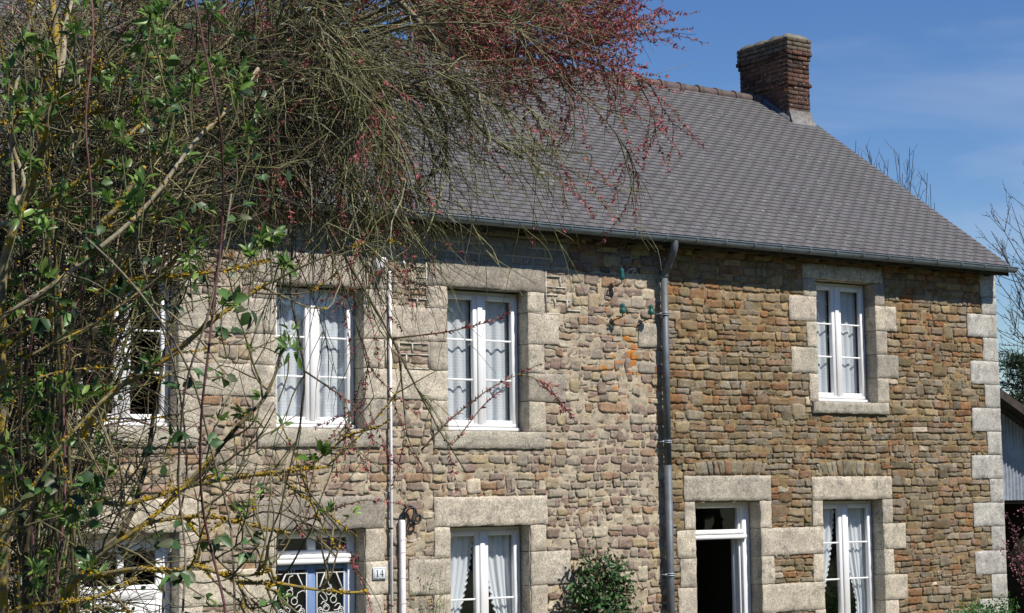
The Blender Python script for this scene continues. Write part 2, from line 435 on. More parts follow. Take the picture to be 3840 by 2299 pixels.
def stones(mb, rects, cols, prot, gap, jit, rng, rough=.006, y0=0., rnd=.5):
    """every stone a small domed, irregular block"""
    n = len(rects)
    gu = np.array([0, .03, .18, .34, .5, .66, .82, .97, 1.]); gv = np.array([0, .06, .28, .5, .72, .94, 1.])
    U, V = np.meshgrid(gu, gv); U, V = U.ravel(), V.ravel(); nu, nv = len(gu), len(gv)
    r = rects
    g = gap*rng.uniform(.5, 1.3, (n, 4))
    xa, xb, za, zb = r[:, 0]+g[:, 0], r[:, 1]-g[:, 1], r[:, 2]+g[:, 2], r[:, 3]-g[:, 3]
    cj = rng.uniform(-jit, jit, (n, 4, 2))
    cx = np.stack([xa, xb, xa, xb], 1)+cj[..., 0]; cz = np.stack([za, za, zb, zb], 1)+cj[..., 1]*.7
    W = np.stack([(1-U)*(1-V), U*(1-V), (1-U)*V, U*V], 0)
    X, Z = cx@W, cz@W
    # round the corners
    cu, cv = 2*U-1, 2*V-1
    k = np.clip(np.abs(cu)+np.abs(cv)-1.7, 0, None)*rnd
    mx, mz = (xa+xb)/2, (za+zb)/2; hh = np.minimum(xb-xa, zb-za)/2
    X = X-np.sign(cu)[None]*k[None]*hh[:, None]*.7; Z = Z-np.sign(cv)[None]*k[None]*hh[:, None]*.7
    P = np.stack([X, np.zeros_like(X), Z], -1)
    X = X+(.009*vnoise(P*22, 1)+.005*vnoise(P*50, 14))*min(1, jit/.008); Z = Z+(.008*vnoise(P*22, 2)+.005*vnoise(P*50, 15))*min(1, jit/.008)
    Z = Z+(.016*vnoise(np.stack([X*1.3, Z*.9, 0*X], -1), 8)+.007*vnoise(np.stack([X*3.7, Z*3, 0*X], -1), 9))*min(1, jit/.01)*(jit > .009)
    e = np.maximum(np.abs(cu), np.abs(cv)*1.0)
    edge = ((U == 0) | (U == 1) | (V == 0) | (V == 1))
    pr = rng.uniform(*prot, (n, 1))
    tilt = rng.uniform(-.5, .5, (n, 2))
    Y = -(pr*(1-.12*np.clip(e-.3, 0, 1)[None]**2)+rough*vnoise(P*17, 3)+rough*.95*vnoise(P*41, 4)+.012*(tilt[:, :1]*cu[None]+tilt[:, 1:]*cv[None])*min(1, rough/.005))
    Y = np.where(edge[None], .035, Y)+y0
    i = np.arange((nv-1))[:, None]*nu+np.arange(nu-1)[None]
    q = np.stack([i, i+1, i+nu+1, i+nu], -1).reshape(-1, 4)
    Q = (np.arange(n)*nu*nv)[:, None, None]+q[None]
    mb.add(np.stack([X, Y, Z], -1).reshape(-1, 3), quads=Q.reshape(-1, 4), col=np.repeat(cols, nu*nv, 0))

def pick(pal, wts, n, rng, var=.18):
    pal = np.array(pal); w = np.array(wts)/sum(wts)
    c = pal[rng.choice(len(pal), n, p=w)]
    return np.clip(c*rng.uniform(1-var, 1+var, (n, 1))*rng.uniform(.975, 1.025, (n, 3)), 0, 1)

LPAL = [(.23, .152, .125), (.30, .25, .19), (.38, .295, .175), (.28, .165, .095), (.50, .43, .32), (.27, .235, .185), (.17, .12, .10)]
RPAL = [(.19, .16, .10), (.195, .137, .082), (.215, .125, .066), (.25, .21, .135), (.235, .21, .165), (.15, .132, .092), (.44, .40, .33)]

house = empty('stone_house', (0, 0, 0))
tag(house, 'old two storey stone farmhouse with slate roof, brick chimneys and white windows', 'house')

# ---- wall
wall = MB()
ra = layout(XL, 2.37, 0., 5.40, (.075, .155), (.08, .26), .3, RNG)
stones(wall, ra, pick(LPAL, [3.2, 3, 2.2, 1.8, 1.1, 2.4, 1.2], len(ra), RNG)*.76+np.array([.345, .28, .20])*.24, (.001, .017), .003, .019, RNG, .006, rnd=.6)
rc = layout(XL, .85, 5.41, 5.86, (.10, .115), (.28, .33), 0, RNG)
stones(wall, rc, pick([(.2, .19, .165), (.23, .215, .18)], [1, 1], len(rc), RNG, .1), (.002, .006), .005, .002, RNG, .0015, rnd=.1)
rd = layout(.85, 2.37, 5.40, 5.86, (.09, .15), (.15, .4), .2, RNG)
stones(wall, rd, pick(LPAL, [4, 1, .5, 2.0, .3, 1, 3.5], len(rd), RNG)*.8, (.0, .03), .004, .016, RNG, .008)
rb = layout(2.37, XR, 0., ZT, (.065, .125), (.08, .34), .13, RNG)
cb = pick(RPAL, [3, 2.2, 1.7, 2, 1.4, 2, .15], len(rb), RNG, .25)
up = np.clip((rb[:, 2]-3.6)/2, 0, 1)[:, None]
cb = cb*np.array([.98, .90, .81])*(1+up*np.array([.16, .05, -.08]))                     # the upper courses are laid in rustier stone
stones(wall, rb, cb, (.003, .019), .0026, .015, RNG, .006, rnd=.3)
for (x0, x1, z0, z1) in ARCH:                                 # relieving arches of upright stones
    x = x0; rr = []
    while x < x1-.03:
        w = RNG.uniform(.055, .11); w = w if x1-x-w > .05 else x1-x; rr.append((x, x+w, z0, z1)); x += w
    rr = np.array(rr); n0 = wall.n
    stones(wall, rr, pick(RPAL, [3, 2, .5, 2, 1, 2, 0], len(rr), RNG, .1), (.004, .022), .003, .012, RNG, .007)
    v = wall.v[-1]; mid = (x0+x1)/2; s = (v[:, 0]-mid)/(x1-x0)*2
    v[:, 0] += (v[:, 2]-z0)*s*.35; v[:, 2] -= .05*s*s*(v[:, 2]-z0)/(z1-z0)
    wall.v[-1] = v
wobj = wall.build('wall', M['stone'], house, smooth=False)

# mortar bed: a fine height field between the stones, with the openings left out
mo = MB(); dx = .024
gx = np.arange(XL, XR+dx, dx); gx[-1] = XR; gz = np.arange(0, ZT+dx, dx); gz[-1] = ZT
GX, GZ = np.meshgrid(gx, gz); P = np.stack([GX, 0*GX, GZ], -1)
nz = .55*vnoise(P*9, 11)+.45*vnoise(P*24, 12)+.3*vnoise(P*40, 13)
t = np.clip((GX+.04*vnoise(P*5, 5)-2.34)/.06, 0, 1)
Yl = -.0025-.014*nz; Yr = .002-.016*nz
Yl = np.where(GZ > 5.41, np.where(GX < .85, .0005-.003*nz, .004-.012*nz), Yl)
GY = Yl*(1-t)+Yr*t
gcl = np.array([.435, .365, .265])*(1+.12*vnoise(P*3, 6))[..., None]; gcr = np.array([.275, .19, .095])*(1+.2*vnoise(P*4, 7))[..., None]
GC = gcl*(1-t[..., None])+gcr*t[..., None]
low = ((GZ < 2.1) & (GX < .3))[..., None]
cxm, czm = (GX[:-1, :-1]+GX[1:, 1:])/2, (GZ[:-1, :-1]+GZ[1:, 1:])/2
keep = ~inside_any(cxm, czm, np.array([(a+.0, b-.0, c-.01, d+.0) for a, b, c, d in OPEN.values()]), -.0)
ny, nx = GX.shape; i = np.arange(ny-1)[:, None]*nx+np.arange(nx-1)[None]
q = np.stack([i, i+1, i+nx+1, i+nx], -1)[keep]
mo.add(np.stack([GX, GY, GZ], -1).reshape(-1, 3), quads=q, col=GC.reshape(-1, 3))
# white re-pointed joints round the upper windows
def joint(pts, w=.011):
    for (xa, za), (xb, zb) in zip(pts, pts[1:]):
        if abs(xb-xa) > abs(zb-za): mo.box(min(xa, xb)-w/2, max(xa, xb)+w/2, -.024, .01, (za+zb)/2-w/2, (za+zb)/2+w/2, (.62, .58, .5))
        else: mo.box((xa+xb)/2-w/2, (xa+xb)/2+w/2, -.0245, .01, min(za, zb), max(za, zb), (.62, .58, .5))
for pts in ([(-1.205, 5.40), (-1.205, 4.845)], [(-1.205, 4.845), (-.93, 4.845)], [(-1.40, 5.30), (-1.21, 5.30)], [(-1.36, 5.06), (-1.21, 5.06)],
            [(-1.36, 5.18), (-1.36, 5.06)], [(-1.36, 5.18), (-1.21, 5.18)], [(-1.44, 5.05), (-1.44, 4.93)], [(-1.44, 4.93), (-1.21, 4.93)], [(-1.33, 4.93), (-1.33, 4.84)],
            [(-1.715, 5.20), (-1.715, 5.02)], [(-1.715, 5.11), (-1.6, 5.11)], [(-1.99, 4.842), (-1.66, 4.842)],
            [(-1.58, 4.42), (-1.58, 4.30)], [(-1.58, 4.42), (-1.2, 4.42)], [(-1.58, 4.30), (-1.18, 4.29)], [(-1.4, 4.42), (-1.4, 4.30)], [(-1.18, 4.44), (-1.18, 4.13)], [(-1.48, 4.29), (-1.48, 4.14)], [(-1.48, 4.135), (-1.18, 4.135)], [(-1.75, 4.44), (-1.75, 4.14)],
            [(.488, 5.40), (.488, 4.85)], [(.49, 5.30), (.70, 5.30)], [(.70, 5.30), (.70, 5.18)], [(.49, 5.17), (.78, 5.17)], [(.48, 5.08), (.66, 5.07)], [(.49, 5.385), (.66, 5.385)], [(.62, 5.03), (.62, 4.94)], [(.8, 5.02), (.8, 4.90)], [(.3, 4.847), (.68, 4.847)], [(.66, 5.02), (.84, 5.02)], [(.8, 4.90), (1.0, 4.90)]):
    joint(pts)
mo.build('mortar_bed', M['mortar'], house, smooth=True)

# granite dressings
GPAL = [(.50, .445, .34), (.46, .41, .32), (.42, .38, .305), (.52, .465, .355), (.32, .29, .245)]
def block(mb, x0, x1, z0, z1, y0=-.024, y1=.27, b=.008, col=None, nx=None):
    """a dressed block: subdivided, edge-worn, slightly uneven front"""
    c = np.array(pick(GPAL, [3, 3, 2, 2.2, 1.0], 1, RNG, .08)[0] if col is None else col)
    if col is None: c = c.mean()*np.array([1.17, 1.02, .81])*.6+c*.4
    nu, nv = max(4, int((x1-x0)/.045)), max(4, int((z1-z0)/.045))
    u = np.concatenate([[x0, x0+b], np.linspace(x0, x1, nu)[1:-1], [x1-b, x1]]); v = np.concatenate([[z0, z0+b], np.linspace(z0, z1, nv)[1:-1], [z1-b, z1]])
    X, Z = np.meshgrid(u, v); n = len(u); m = len(v)
    P = np.stack([X, 0*X, Z], -1)
    ex = np.minimum(np.minimum(X-x0, x1-X), np.minimum(Z-z0, z1-Z))
    Y = y0+.004*vnoise(P*14, 21)+.0025*vnoise(P*33, 22)+np.where(ex < b*.5, b*.9+.003*vnoise(P*30, 23), 0)
    dxn = np.where(ex < b*.5, .007*vnoise(P*17, 24), 0)
    V = np.stack([X+dxn, Y, Z+np.where(ex < b*.5, .006*vnoise(P*17, 25), 0)], -1)
    i = np.arange(m-1)[:, None]*n+np.arange(n-1)[None]
    mb.add(V.reshape(-1, 3), quads=np.stack([i, i+1, i+n+1, i+n], -1).reshape(-1, 4), col=c)
    ring = [V[0, j] for j in range(n)]+[V[j, -1] for j in range(1, m)]+[V[-1, j] for j in range(n-2, -1, -1)]+[V[j, 0] for j in range(m-2, 0, -1)]
    ring = np.array(ring); back = ring.copy(); back[:, 1] = y1; L = len(ring)
    a = np.arange(L); a2 = (a+1) % L
    mb.add(np.vstack([ring, back]), quads=np.stack([a2, a, a+L, a2+L], -1), col=c)

def stone_part(name, blocks, parent, **kw):
    for b in blocks:
        mb = MB(); block(mb, *b, **kw); mb.build(name, M['granite'], parent, smooth=False)

stone_part('corner_quoin', QUOIN, house, y1=.3, col=(.43, .41, .365))
stone_part('granite_block', ISO[:1], house, y0=-.026, y1=.1)

# shell of the house: gables, back wall, interior surfaces
sh = MB(); RIDGE_Y, RIDGE_Z = 4.2, 9.10
DEP = 8.4
for x in (XL, XR-.0):
    s = 1 if x > 0 else -1; xi = x-s*.35
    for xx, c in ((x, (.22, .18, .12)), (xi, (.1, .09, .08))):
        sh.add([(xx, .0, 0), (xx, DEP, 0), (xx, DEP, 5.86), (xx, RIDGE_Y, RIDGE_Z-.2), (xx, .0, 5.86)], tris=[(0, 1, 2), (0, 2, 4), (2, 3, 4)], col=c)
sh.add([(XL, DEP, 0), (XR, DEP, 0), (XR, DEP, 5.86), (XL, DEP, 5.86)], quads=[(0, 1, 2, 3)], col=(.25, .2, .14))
sh.build('gable_wall', M['mortar'], house)
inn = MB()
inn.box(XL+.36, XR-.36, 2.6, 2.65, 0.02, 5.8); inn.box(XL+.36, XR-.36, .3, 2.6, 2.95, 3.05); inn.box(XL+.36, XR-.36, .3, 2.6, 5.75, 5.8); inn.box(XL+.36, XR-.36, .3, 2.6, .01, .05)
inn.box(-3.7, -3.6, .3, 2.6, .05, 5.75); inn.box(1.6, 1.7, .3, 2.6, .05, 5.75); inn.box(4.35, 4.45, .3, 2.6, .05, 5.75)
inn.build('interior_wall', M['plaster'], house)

# ---- roof
EY, EZ = -.29, 5.885
sl = np.array([0, RIDGE_Y-EY, RIDGE_Z-EZ]); SLEN = np.linalg.norm(sl); sl /= SLEN; nrmv = np.array([0, -sl[2], sl[1]])
VX = 8.63
ro = MB(); nrow = 51; ex = SLEN/nrow; sw = .225
for r_ in range(nrow):
    s0 = r_*ex; n = int((VX-XL)/sw)+2
    x = XL-.1+(np.arange(n)-(.5 if r_ % 2 else 0))*sw+RNG.uniform(-.004, .004, n)
    xa = np.maximum(x+.0008, XL-.1); xb = np.minimum(x+sw-.0008, VX); ok = xb-xa > .03; xa, xb = xa[ok], xb[ok]; n = len(xa)
    lift = RNG.uniform(0, .0012, (n, 1)); ds = RNG.uniform(-.0012, .0012, (n, 2))+np.where(RNG.random((n, 1)) < .012, -.02, 0)
    a0 = s0+ds; top = min(s0+ex*2.1, SLEN)
    th = .013
    def P_(xx, s, h): return np.stack([xx, EY+s*sl[1]+h*nrmv[1], EZ+s*sl[2]+h*nrmv[2]], -1)
    h0 = .0195+lift[:, 0]
    v = np.stack([P_(xa, a0[:, 0], h0), P_(xb, a0[:, 1], h0), P_(xb, np.full(n, top), .003+0*h0), P_(xa, np.full(n, top), .003+0*h0),
                  P_(xa, a0[:, 0], h0-th), P_(xb, a0[:, 1], h0-th), P_(xa, a0[:, 0], h0-.0003), P_(xb, a0[:, 1], h0-.0003)], 1)
    o = (np.arange(n)*8)[:, None]
    q = np.concatenate([o+np.array([[0, 1, 2, 3]]), o+np.array([[4, 5, 7, 6]])]); tr = np.concatenate([o+np.array([[0, 3, 4]]), o+np.array([[1, 5, 2]])])
    c = np.array([.118, .113, .113])*RNG.uniform(.965, 1.035, (n, 1))*RNG.uniform(.985, 1.015, (n, 3))
    c = np.where(RNG.random((n, 1)) < .015, c*.8, c)
    c6 = np.repeat(c[:, None], 8, 1); c6[:, 4:] *= .3            # lower edges coloured darker: painted shade that draws the course lines
    ro.add(v.reshape(-1, 3), tris=tr, quads=q, col=c6.reshape(-1, 3))
    # dark slate underlap so that the bed never shows through
under = [P_(np.array([XL-.1, VX]), np.array([s, s]), np.array([-.012, -.012])) for s in (0, SLEN)]
ro.add(np.vstack([under[0], under[1][::-1]]), quads=[(0, 1, 2, 3)], col=(.05, .045, .045))
ro.add([(XL-.1, RIDGE_Y, RIDGE_Z), (VX, RIDGE_Y, RIDGE_Z), (VX, DEP+.4, EZ-.05), (XL-.1, DEP+.4, EZ-.05)], quads=[(0, 1, 2, 3)], col=(.12, .115, .12))
roof = ro.build('roof', M['slate'], house)
eb = MB()                                                     # rafters feet, eaves board and verge under the slates
eb.box(XL, VX-.04, EY+.03, EY+.05, EZ-.13, EZ-.02)
for x in np.arange(XL+.2, VX-.1, .55): eb.box(x-.035, x+.035, EY+.055, .0, EZ-.125, EZ-.015)
eb.add([(VX-.06, EY+.02, EZ-.14), (VX-.06, RIDGE_Y, RIDGE_Z-.15), (VX-.06, RIDGE_Y, RIDGE_Z-.03), (VX-.06, EY+.02, EZ-.03), (VX-.02, EY+.02, EZ-.14), (VX-.02, RIDGE_Y, RIDGE_Z-.15), (VX-.02, RIDGE_Y, RIDGE_Z-.03), (VX-.02, EY+.02, EZ-.03)],
       quads=[(0, 1, 2, 3), (4, 7, 6, 5), (0, 4, 5, 1), (3, 2, 6, 7), (0, 3, 7, 4)])
eb.build('eaves_board', M['wood'], roof)
rt = MB(); a = np.linspace(-.15*np.pi, 1.15*np.pi, 13)
x = XL
while x < VX-.35 and x < 8.02:
    L = .39
    for (xa, xb, r0, r1) in ((x, x+L-.04, .108, .102), (x+L-.042, x+L+.010, .124, .121)):
        V = []
        for xx, rr in ((xa, r0), (xb, r1), (xb, r1-.02), (xa, r0-.02)):
            V += [(xx, RIDGE_Y-rr*math.cos(t_), RIDGE_Z-.03+rr*math.sin(t_)*.92) for t_ in a]
        n = len(a); Q = []
        for rr in range(4):
            for j in range(n-1):
                p = rr*n+j; p2 = ((rr+1) % 4)*n+j; Q.append((p, p+1, p2+1, p2))
        rt.add(np.array(V)+RNG.uniform(-.003, .003, (1, 3)), quads=Q, col=(1, 1, 1))
    x += L
rt.build('ridge_tile', M['terra'], roof, smooth=False)

# ---- gutter and downpipe
gu = MB(); GYc, GZc, GR = EY-.055, 5.855, .068
a = np.linspace(np.pi, 2*np.pi, 11)
def gut(mb, xa, xb, r0, r1, dz=0.):
    V = []
    for xx in (xa, xb):
        for rr in (r0, r1): V += [(xx, GYc+rr*math.cos(t_), GZc+dz+rr*math.sin(t_)) for t_ in a]
    n = len(a); Q = []
    for j in range(n-1):
        Q += [(j, 2*n+j, 2*n+j+1, j+1), (n+j, n+j+1, 3*n+j+1, 3*n+j), (j, j+1, n+j+1, n+j), (2*n+j, 3*n+j, 3*n+j+1, 2*n+j+1)]
    Q += [(0, n, 3*n, 2*n), (n-1, 3*n-1, 4*n-1, 2*n-1)]
    mb.add(V, quads=Q)
gut(gu, XL, VX+.02, GR-.004, GR)
gu.tube([(XL, GYc-GR, GZc+.004), (VX+.02, GYc-GR, GZc+.004)], .010, 8)
for xx in (VX+.018, XL): gu.add([(xx, GYc+GR*math.cos(t_), GZc+GR*math.sin(t_)) for t_ in a]+[(xx, GYc, GZc)], tris=[(j, j+1, len(a)) for j in range(len(a)-1)])
gobj = gu.build('gutter', M['zinc'], house, smooth=False)
x = XL+.3
while x < VX:
    br = MB()
    gut(br, x, x+.028, GR+.001, GR+.006); br.tube([(x+.014, GYc-GR-.012, GZc-.005), (x+.014, GYc-GR-.004, GZc+.014), (x+.014, GYc-GR+.02, GZc+.014)], .006, 5)
    x += .49; br.build('gutter_bracket', M['zinc'], gobj)
dp = MB(); PX = 2.262; PYc = -.10
pp = [(PX-.03, GYc, GZc-.05), (PX-.03, GYc, GZc-.11), (PX-.027, GYc+.015, GZc-.16), (PX-.02, GYc+.06, GZc-.225), (PX-.01, GYc+.13, GZc-.29), (PX-.001, GYc+.17, GZc-.35), (PX, PYc-.012, GZc-.41), (PX, PYc, GZc-.47)]
tt = np.linspace(0, len(pp)-1, 40); pp = np.array(pp); pc = np.stack([np.interp(tt, range(len(pp)), pp[:, c]) for c in range(3)], 1)
for _ in range(3): pc[1:-1] = (pc[:-2]+2*pc[1:-1]+pc[2:])/4
dp.tube(pc, .05, 16)
dp.tube([(PX, PYc, GZc-.49), (PX, PYc, 3.0)], .047, 16); dp.tube([(PX, PYc, 3.04), (PX, PYc, .05)], .05, 16)
dpo = dp.build('downpipe', M['zincpipe'], house, smooth=True)
for zc in (4.92, 3.33, 1.70, .4):
    c = MB(); th = np.linspace(0, 2*np.pi, 17)
    for dz in (-.012, .012): c.tube(np.stack([PX+.054*np.cos(th), PYc+.054*np.sin(th), np.full(17, zc+dz)], 1), .007, 6)
    c.tube([(PX-.055, PYc, zc), (PX-.085, PYc+.0, zc)], .012, 7); c.tube([(PX-.075, PYc, zc), (PX-.075, .02, zc)], .007, 6)
    c.build('pipe_clip', M['corr'], dpo)

# ---- windows
def curtain_sheet(fn, nz=40, nx=44):
    """fn(u, v) -> (x, y, z); u across, v from top 0 to bottom 1"""
    u, v = np.meshgrid(np.linspace(0, 1, nx), np.linspace(0, 1, nz)); X, Y, Z = fn(u, v)
    i = np.arange(nz-1)[:, None]*nx+np.arange(nx-1)[None]
    mb = MB(); mb.add(np.stack([X, Y, Z], -1).reshape(-1, 3), quads=np.stack([i, i+1, i+nx+1, i+nx], -1).reshape(-1, 4)); return mb

FY = .185   # recess of the joinery
def window(key, bars, curtain, desc, top_gap=.03):
    x0, x1, z0, z1 = OPEN[key]
    w = empty('window', ((x0+x1)/2, 0, z0), house)
    block_l = MB(); block(block_l, *LINT[key], y0=-.028, y1=.27, b=.014); block_l.build('lintel', M['granite'], w)
    s = MB(); block(s, *SILL[key], y0=-.055 if key == 'RU' else -.036, y1=.27, b=.012, col=(.40, .365, .29)); s.build('sill', M['granite'], w)
    for side in 'LR':
        if key+side in JAMB: stone_part('jamb_stone', JAMB[key+side], w)
    f = MB(); a, b, c, d = x0+.012, x1-.012, z0+.002, z1-.012
    FT, FS, FB = .05, .045, .075
    f.bbox(a, a+FS, FY, FY+.07, c, d, .005); f.bbox(b-FS, b, FY, FY+.07, c, d, .005)
    f.bbox(a+FS, b-FS, FY+.001, FY+.07, d-FT, d, .005); f.bbox(a+FS, b-FS, FY-.0, FY+.07, c, c+FB, .005)
    f.bbox(a+.002, b-.002, FY-.055, FY-.001, c, c+.045, .012)                     # projecting weather bar
    f.bbox(a+FS, b-FS, FY-.022, FY-.001, c+FB-.022, c+FB+.012, .006)
    m = (a+b)/2; ST = .062
    panes = []
    for sx0, sx1 in ((a+FS-.012, m-.028), (m+.028, b-FS+.012)):
        zb, zt = c+FB-.008, d-FT+.012
        f.bbox(sx0, sx0+ST, FY-.014, FY+.05, zb, zt, .007); f.bbox(sx1-ST, sx1, FY-.0141, FY+.05, zb, zt, .007)
        f.bbox(sx0+ST, sx1-ST, FY-.0135, FY+.05, zt-ST, zt, .007); f.bbox(sx0+ST, sx1-ST, FY-.0135, FY+.05, zb, zb+ST, .007)
        px0, px1, pz0, pz1 = sx0+ST, sx1-ST, zb+ST, zt-ST
        f.box(px0, px1, FY+.03, FY+.035, pz0-.0, pz0+.0001)
        for fr in bars: zc = pz0+(pz1-pz0)*fr; f.bbox(px0, px1, FY-.002, FY+.012, zc-.011, zc+.011, .004)
        panes.append((px0, px1, pz0, pz1))
    f.bbox(m-.036, m+.036, FY-.034, FY-.002, c+FB+.01, d-FT, .009)                 # meeting stile cover
    f.build('frame', M['white'], w)
    g = MB()
    for px0, px1, pz0, pz1 in panes:
        g.add([(px0-.005, FY+.016, pz0-.005), (px1+.005, FY+.016, pz0-.005), (px1+.005, FY+.016, pz1+.005), (px0-.005, FY+.016, pz1+.005)], quads=[(0, 1, 2, 3)])
    g.build('pane', M['glass'], w)
    grp = 'curtains behind the window panes'
    for si, (px0, px1, pz0, pz1) in enumerate(panes):
        side = ('left', 'right')[si]
        ph = RNG.uniform(0, 6); yb = FY+.10
        if curtain == 'net':
            cut = RNG.uniform(.02, .06)
            xa, xb = px0-.08, px1+.03
            wd = (xb-xa)*.99
            def fn(u, v):
                fold = np.sin(u*24+ph+.6*np.sin(v*2+ph))*.6+np.sin(u*11+ph*2)*.5
                return xa+wd*u+.006*np.sin(u*24+ph+1)*(.4+v), yb+.030*fold*(.6+.4*v), (pz1+.05)-(pz1-pz0+.1)*v+.004*np.sin(u*30)
            o = curtain_sheet(fn).build('net_curtain', M['lace'], None, smooth=True)
            tag(o, f'net curtain in the {side} half of the {desc}', 'curtain', grp)
        elif curtain == 'drape':
            H = pz1-pz0
            def fn(u, v):
                tgt = .30 if si == 0 else .34
                gather = np.clip(v/.85, 0, 1)**1.6*(1-tgt*1.0) if True else 0
                wv = (px1-px0+.1)*(1-gather*.78)
                fold = np.sin(u*32+ph)*.7+np.sin(u*15+ph)*.5
                if si == 0: X = px0-.07+wv*u
                else: X = px1+.07-wv*(1-u)
                ruff = (u > .965) if si == 0 else (u < .035)
                X = X+np.where(ruff, .014*np.sin(v*H*95), 0)
                return X+.004*np.sin(u*32+ph), yb+.02*fold*(1-.3*v), (pz1+.04)-(H+.08)*v
            o = curtain_sheet(fn, 90, 60).build('tied_curtain', M['drape'], None, smooth=True)
            tag(o, f'ruffled white curtain tied {side} in the {desc}', 'curtain', grp)
    return w

window('UL1', (.33, .66), None, 'upper window behind the branches')
window('UL2', (.335, .665), 'net', 'upper window above the blue door')
window('MU', (.335, .665), 'net', 'upper window left of the insulators')
window('RU', (.35, .67), 'net', 'narrow upper window near the corner quoins')
window('ML', (.42,), 'drape', 'lower window between number plate and climber')
window('RL', (.34, .68), 'drape', 'lower window right of the open door')

# ---- doors
def surround(key, part):
    lm = MB(); block(lm, *LINT[key], y0=-.028, y1=.27, b=.014); lm.build('lintel', M['granite'], part)
    for side in 'LR': stone_part('jamb_stone', JAMB[key+side], part)

# blue glazed door
x0, x1, z0, z1 = OPEN['BD']; bd = empty('door', ((x0+x1)/2, 0, 0), house); surround('BD', bd)
tag(bd, 'blue door with two glazed panels behind white wrought iron grilles')
f = MB(); a, b, d = x0+.01, x1-.01, z1-.01
f.bbox(a, a+.09, FY+.02, FY+.10, 0, d, .005); f.bbox(b-.09, b, FY+.02, FY+.10, 0, d, .005)
f.bbox(a+.09, b-.09, FY+.021, FY+.10, d-.08, d, .005)
m = (a+b)/2
f.bbox(m-.05, m+.05, FY+.025, FY+.09, 2.10, d-.08, .005); f.bbox(a+.09, b-.09, FY+.022, FY+.09, 2.09, 2.13, .005)
f.bbox(a+.002, b-.05, FY-.06, FY+.019, 1.98, 2.035, .012); f.bbox(a+.002, b-.07, FY-.04, FY+.018, 2.04, 2.078, .01); f.bbox(a+.09, b-.09, FY+.019, FY+.09, 1.98, 2.09, .004)
f.build('frame', M['white'], bd)
g = MB(); lf = MB(); gr = MB()
LB = FY+.04
lf.bbox(a+.02, a+.10, LB, LB+.05, .05, 1.972, .006); lf.bbox(m-.058, m+.058, LB-.004, LB+.05, .05, 1.972, .008); lf.bbox(b-.13, b-.05, LB, LB+.05, .05, 1.972, .006)
for pa, pb in ((a+.10, m-.058), (m+.058, b-.13)):
    lf.bbox(pa, pb, LB+.001, LB+.05, 1.92, 1.971, .006); lf.bbox(pa, pb, LB+.001, LB+.05, .05, .7, .006)
    g.add([(pa-.005, LB+.03, .7), (pb+.005, LB+.03, .7), (pb+.005, LB+.03, 1.92), (pa-.005, LB+.03, 1.92)], quads=[(0, 1, 2, 3)])
    gy = LB-.014; c = (pa+pb)/2; hw = (pb-pa)/2
    def rod(pts, r=.0055, n=3):
        pts = np.array([(p[0], gy, p[1]+.2) for p in pts]); gr.tube(pts, r, 6)
    def sm(pts, k=24):
        pts = np.array(pts); t = np.linspace(0, len(pts)-1, k); q = np.stack([np.interp(t, range(len(pts)), pts[:, j]) for j in (0, 1)], 1)
        for _ in range(4): q[1:-1] = (q[:-2]+2*q[1:-1]+q[2:])/4
        return q
    def circ(cx, cz, r, t0=0, t1=2*np.pi, r1=None):
        t = np.linspace(t0, t1, 22); rr = np.linspace(r, r if r1 is None else r1, 22); return np.stack([cx+rr*np.cos(t), cz+rr*np.sin(t)], 1)
    rod([(pa+.006, .52), (pa+.006, 1.68)]); rod([(pb-.006, .52), (pb-.006, 1.68)]); rod([(pa-.01, 1.68), (pb+.01, 1.68)])
    for dx_ in (-.035, 0, .035): rod([(c+dx_, 1.68), (c+dx_, 1.715)])
    rod([(c-.07, 1.68), (pa+.012, 1.46)], .008); rod([(c+.07, 1.68), (pb-.012, 1.46)], .008)
    rod(sm([(c+.02, 1.66), (c-.03, 1.65), (c-.035, 1.58), (c-.01, 1.53), (c+.02, 1.5), (c+.0, 1.55)]))
    rod(circ(c-.02, 1.475, .035)); rod(circ(c+.035, 1.385, .037)); rod(circ(c-.055, 1.30, .037)); rod(circ(c-.055, 1.30, .02, .3, 3.3))
    rod(sm([(pa+.01, 1.45), (pa+.04, 1.49), (c-.07, 1.46), (c-.035, 1.39), (c-.06, 1.36), (c-.1, 1.40), (c-.13, 1.44)]))
    rod(sm([(pb-.01, 1.47), (pb-.045, 1.50), (c+.07, 1.47), (c+.07, 1.42), (c+.02, 1.44)]))
    rod(sm([(c+.04, 1.27), (c+.09, 1.27), (c+.13, 1.33), (c+.09, 1.345), (c+.05, 1.31)])); rod(sm([(c-.12, 1.34), (c-.09, 1.37), (c-.05, 1.34)]))
    for s in (-1, 1):
        rod(circ(c+s*.125, 1.265, .042, np.pi/2 if s > 0 else np.pi/2, np.pi/2-s*4.6*np.pi/2*1.5, .006)); rod(sm([(c+s*.095, 1.15), (c+s*.092, 1.21), (c+s*.10, 1.28), (c+s*.125, 1.307)]))
        rod([(c+s*.09, .52), (c+s*.092, 1.21)]); rod([(c+s*.045, .52), (c+s*.045, 1.19)])
    rod([(c-.1, 1.245), (c+.1, 1.245)]); rod([(c-.095, 1.19), (c+.095, 1.19)])
lf.build('leaf', M['blue'], bd); gr.build('grille', M['iron'], bd)
for pa, pb in ((a+.09, m-.05), (m+.05, b-.09)): g.add([(pa, FY+.05, 2.13), (pb, FY+.05, 2.13), (pb, FY+.05, d-.08), (pa, FY+.05, d-.08)], quads=[(0, 1, 2, 3)])
g.build('pane', M['glass'], bd)

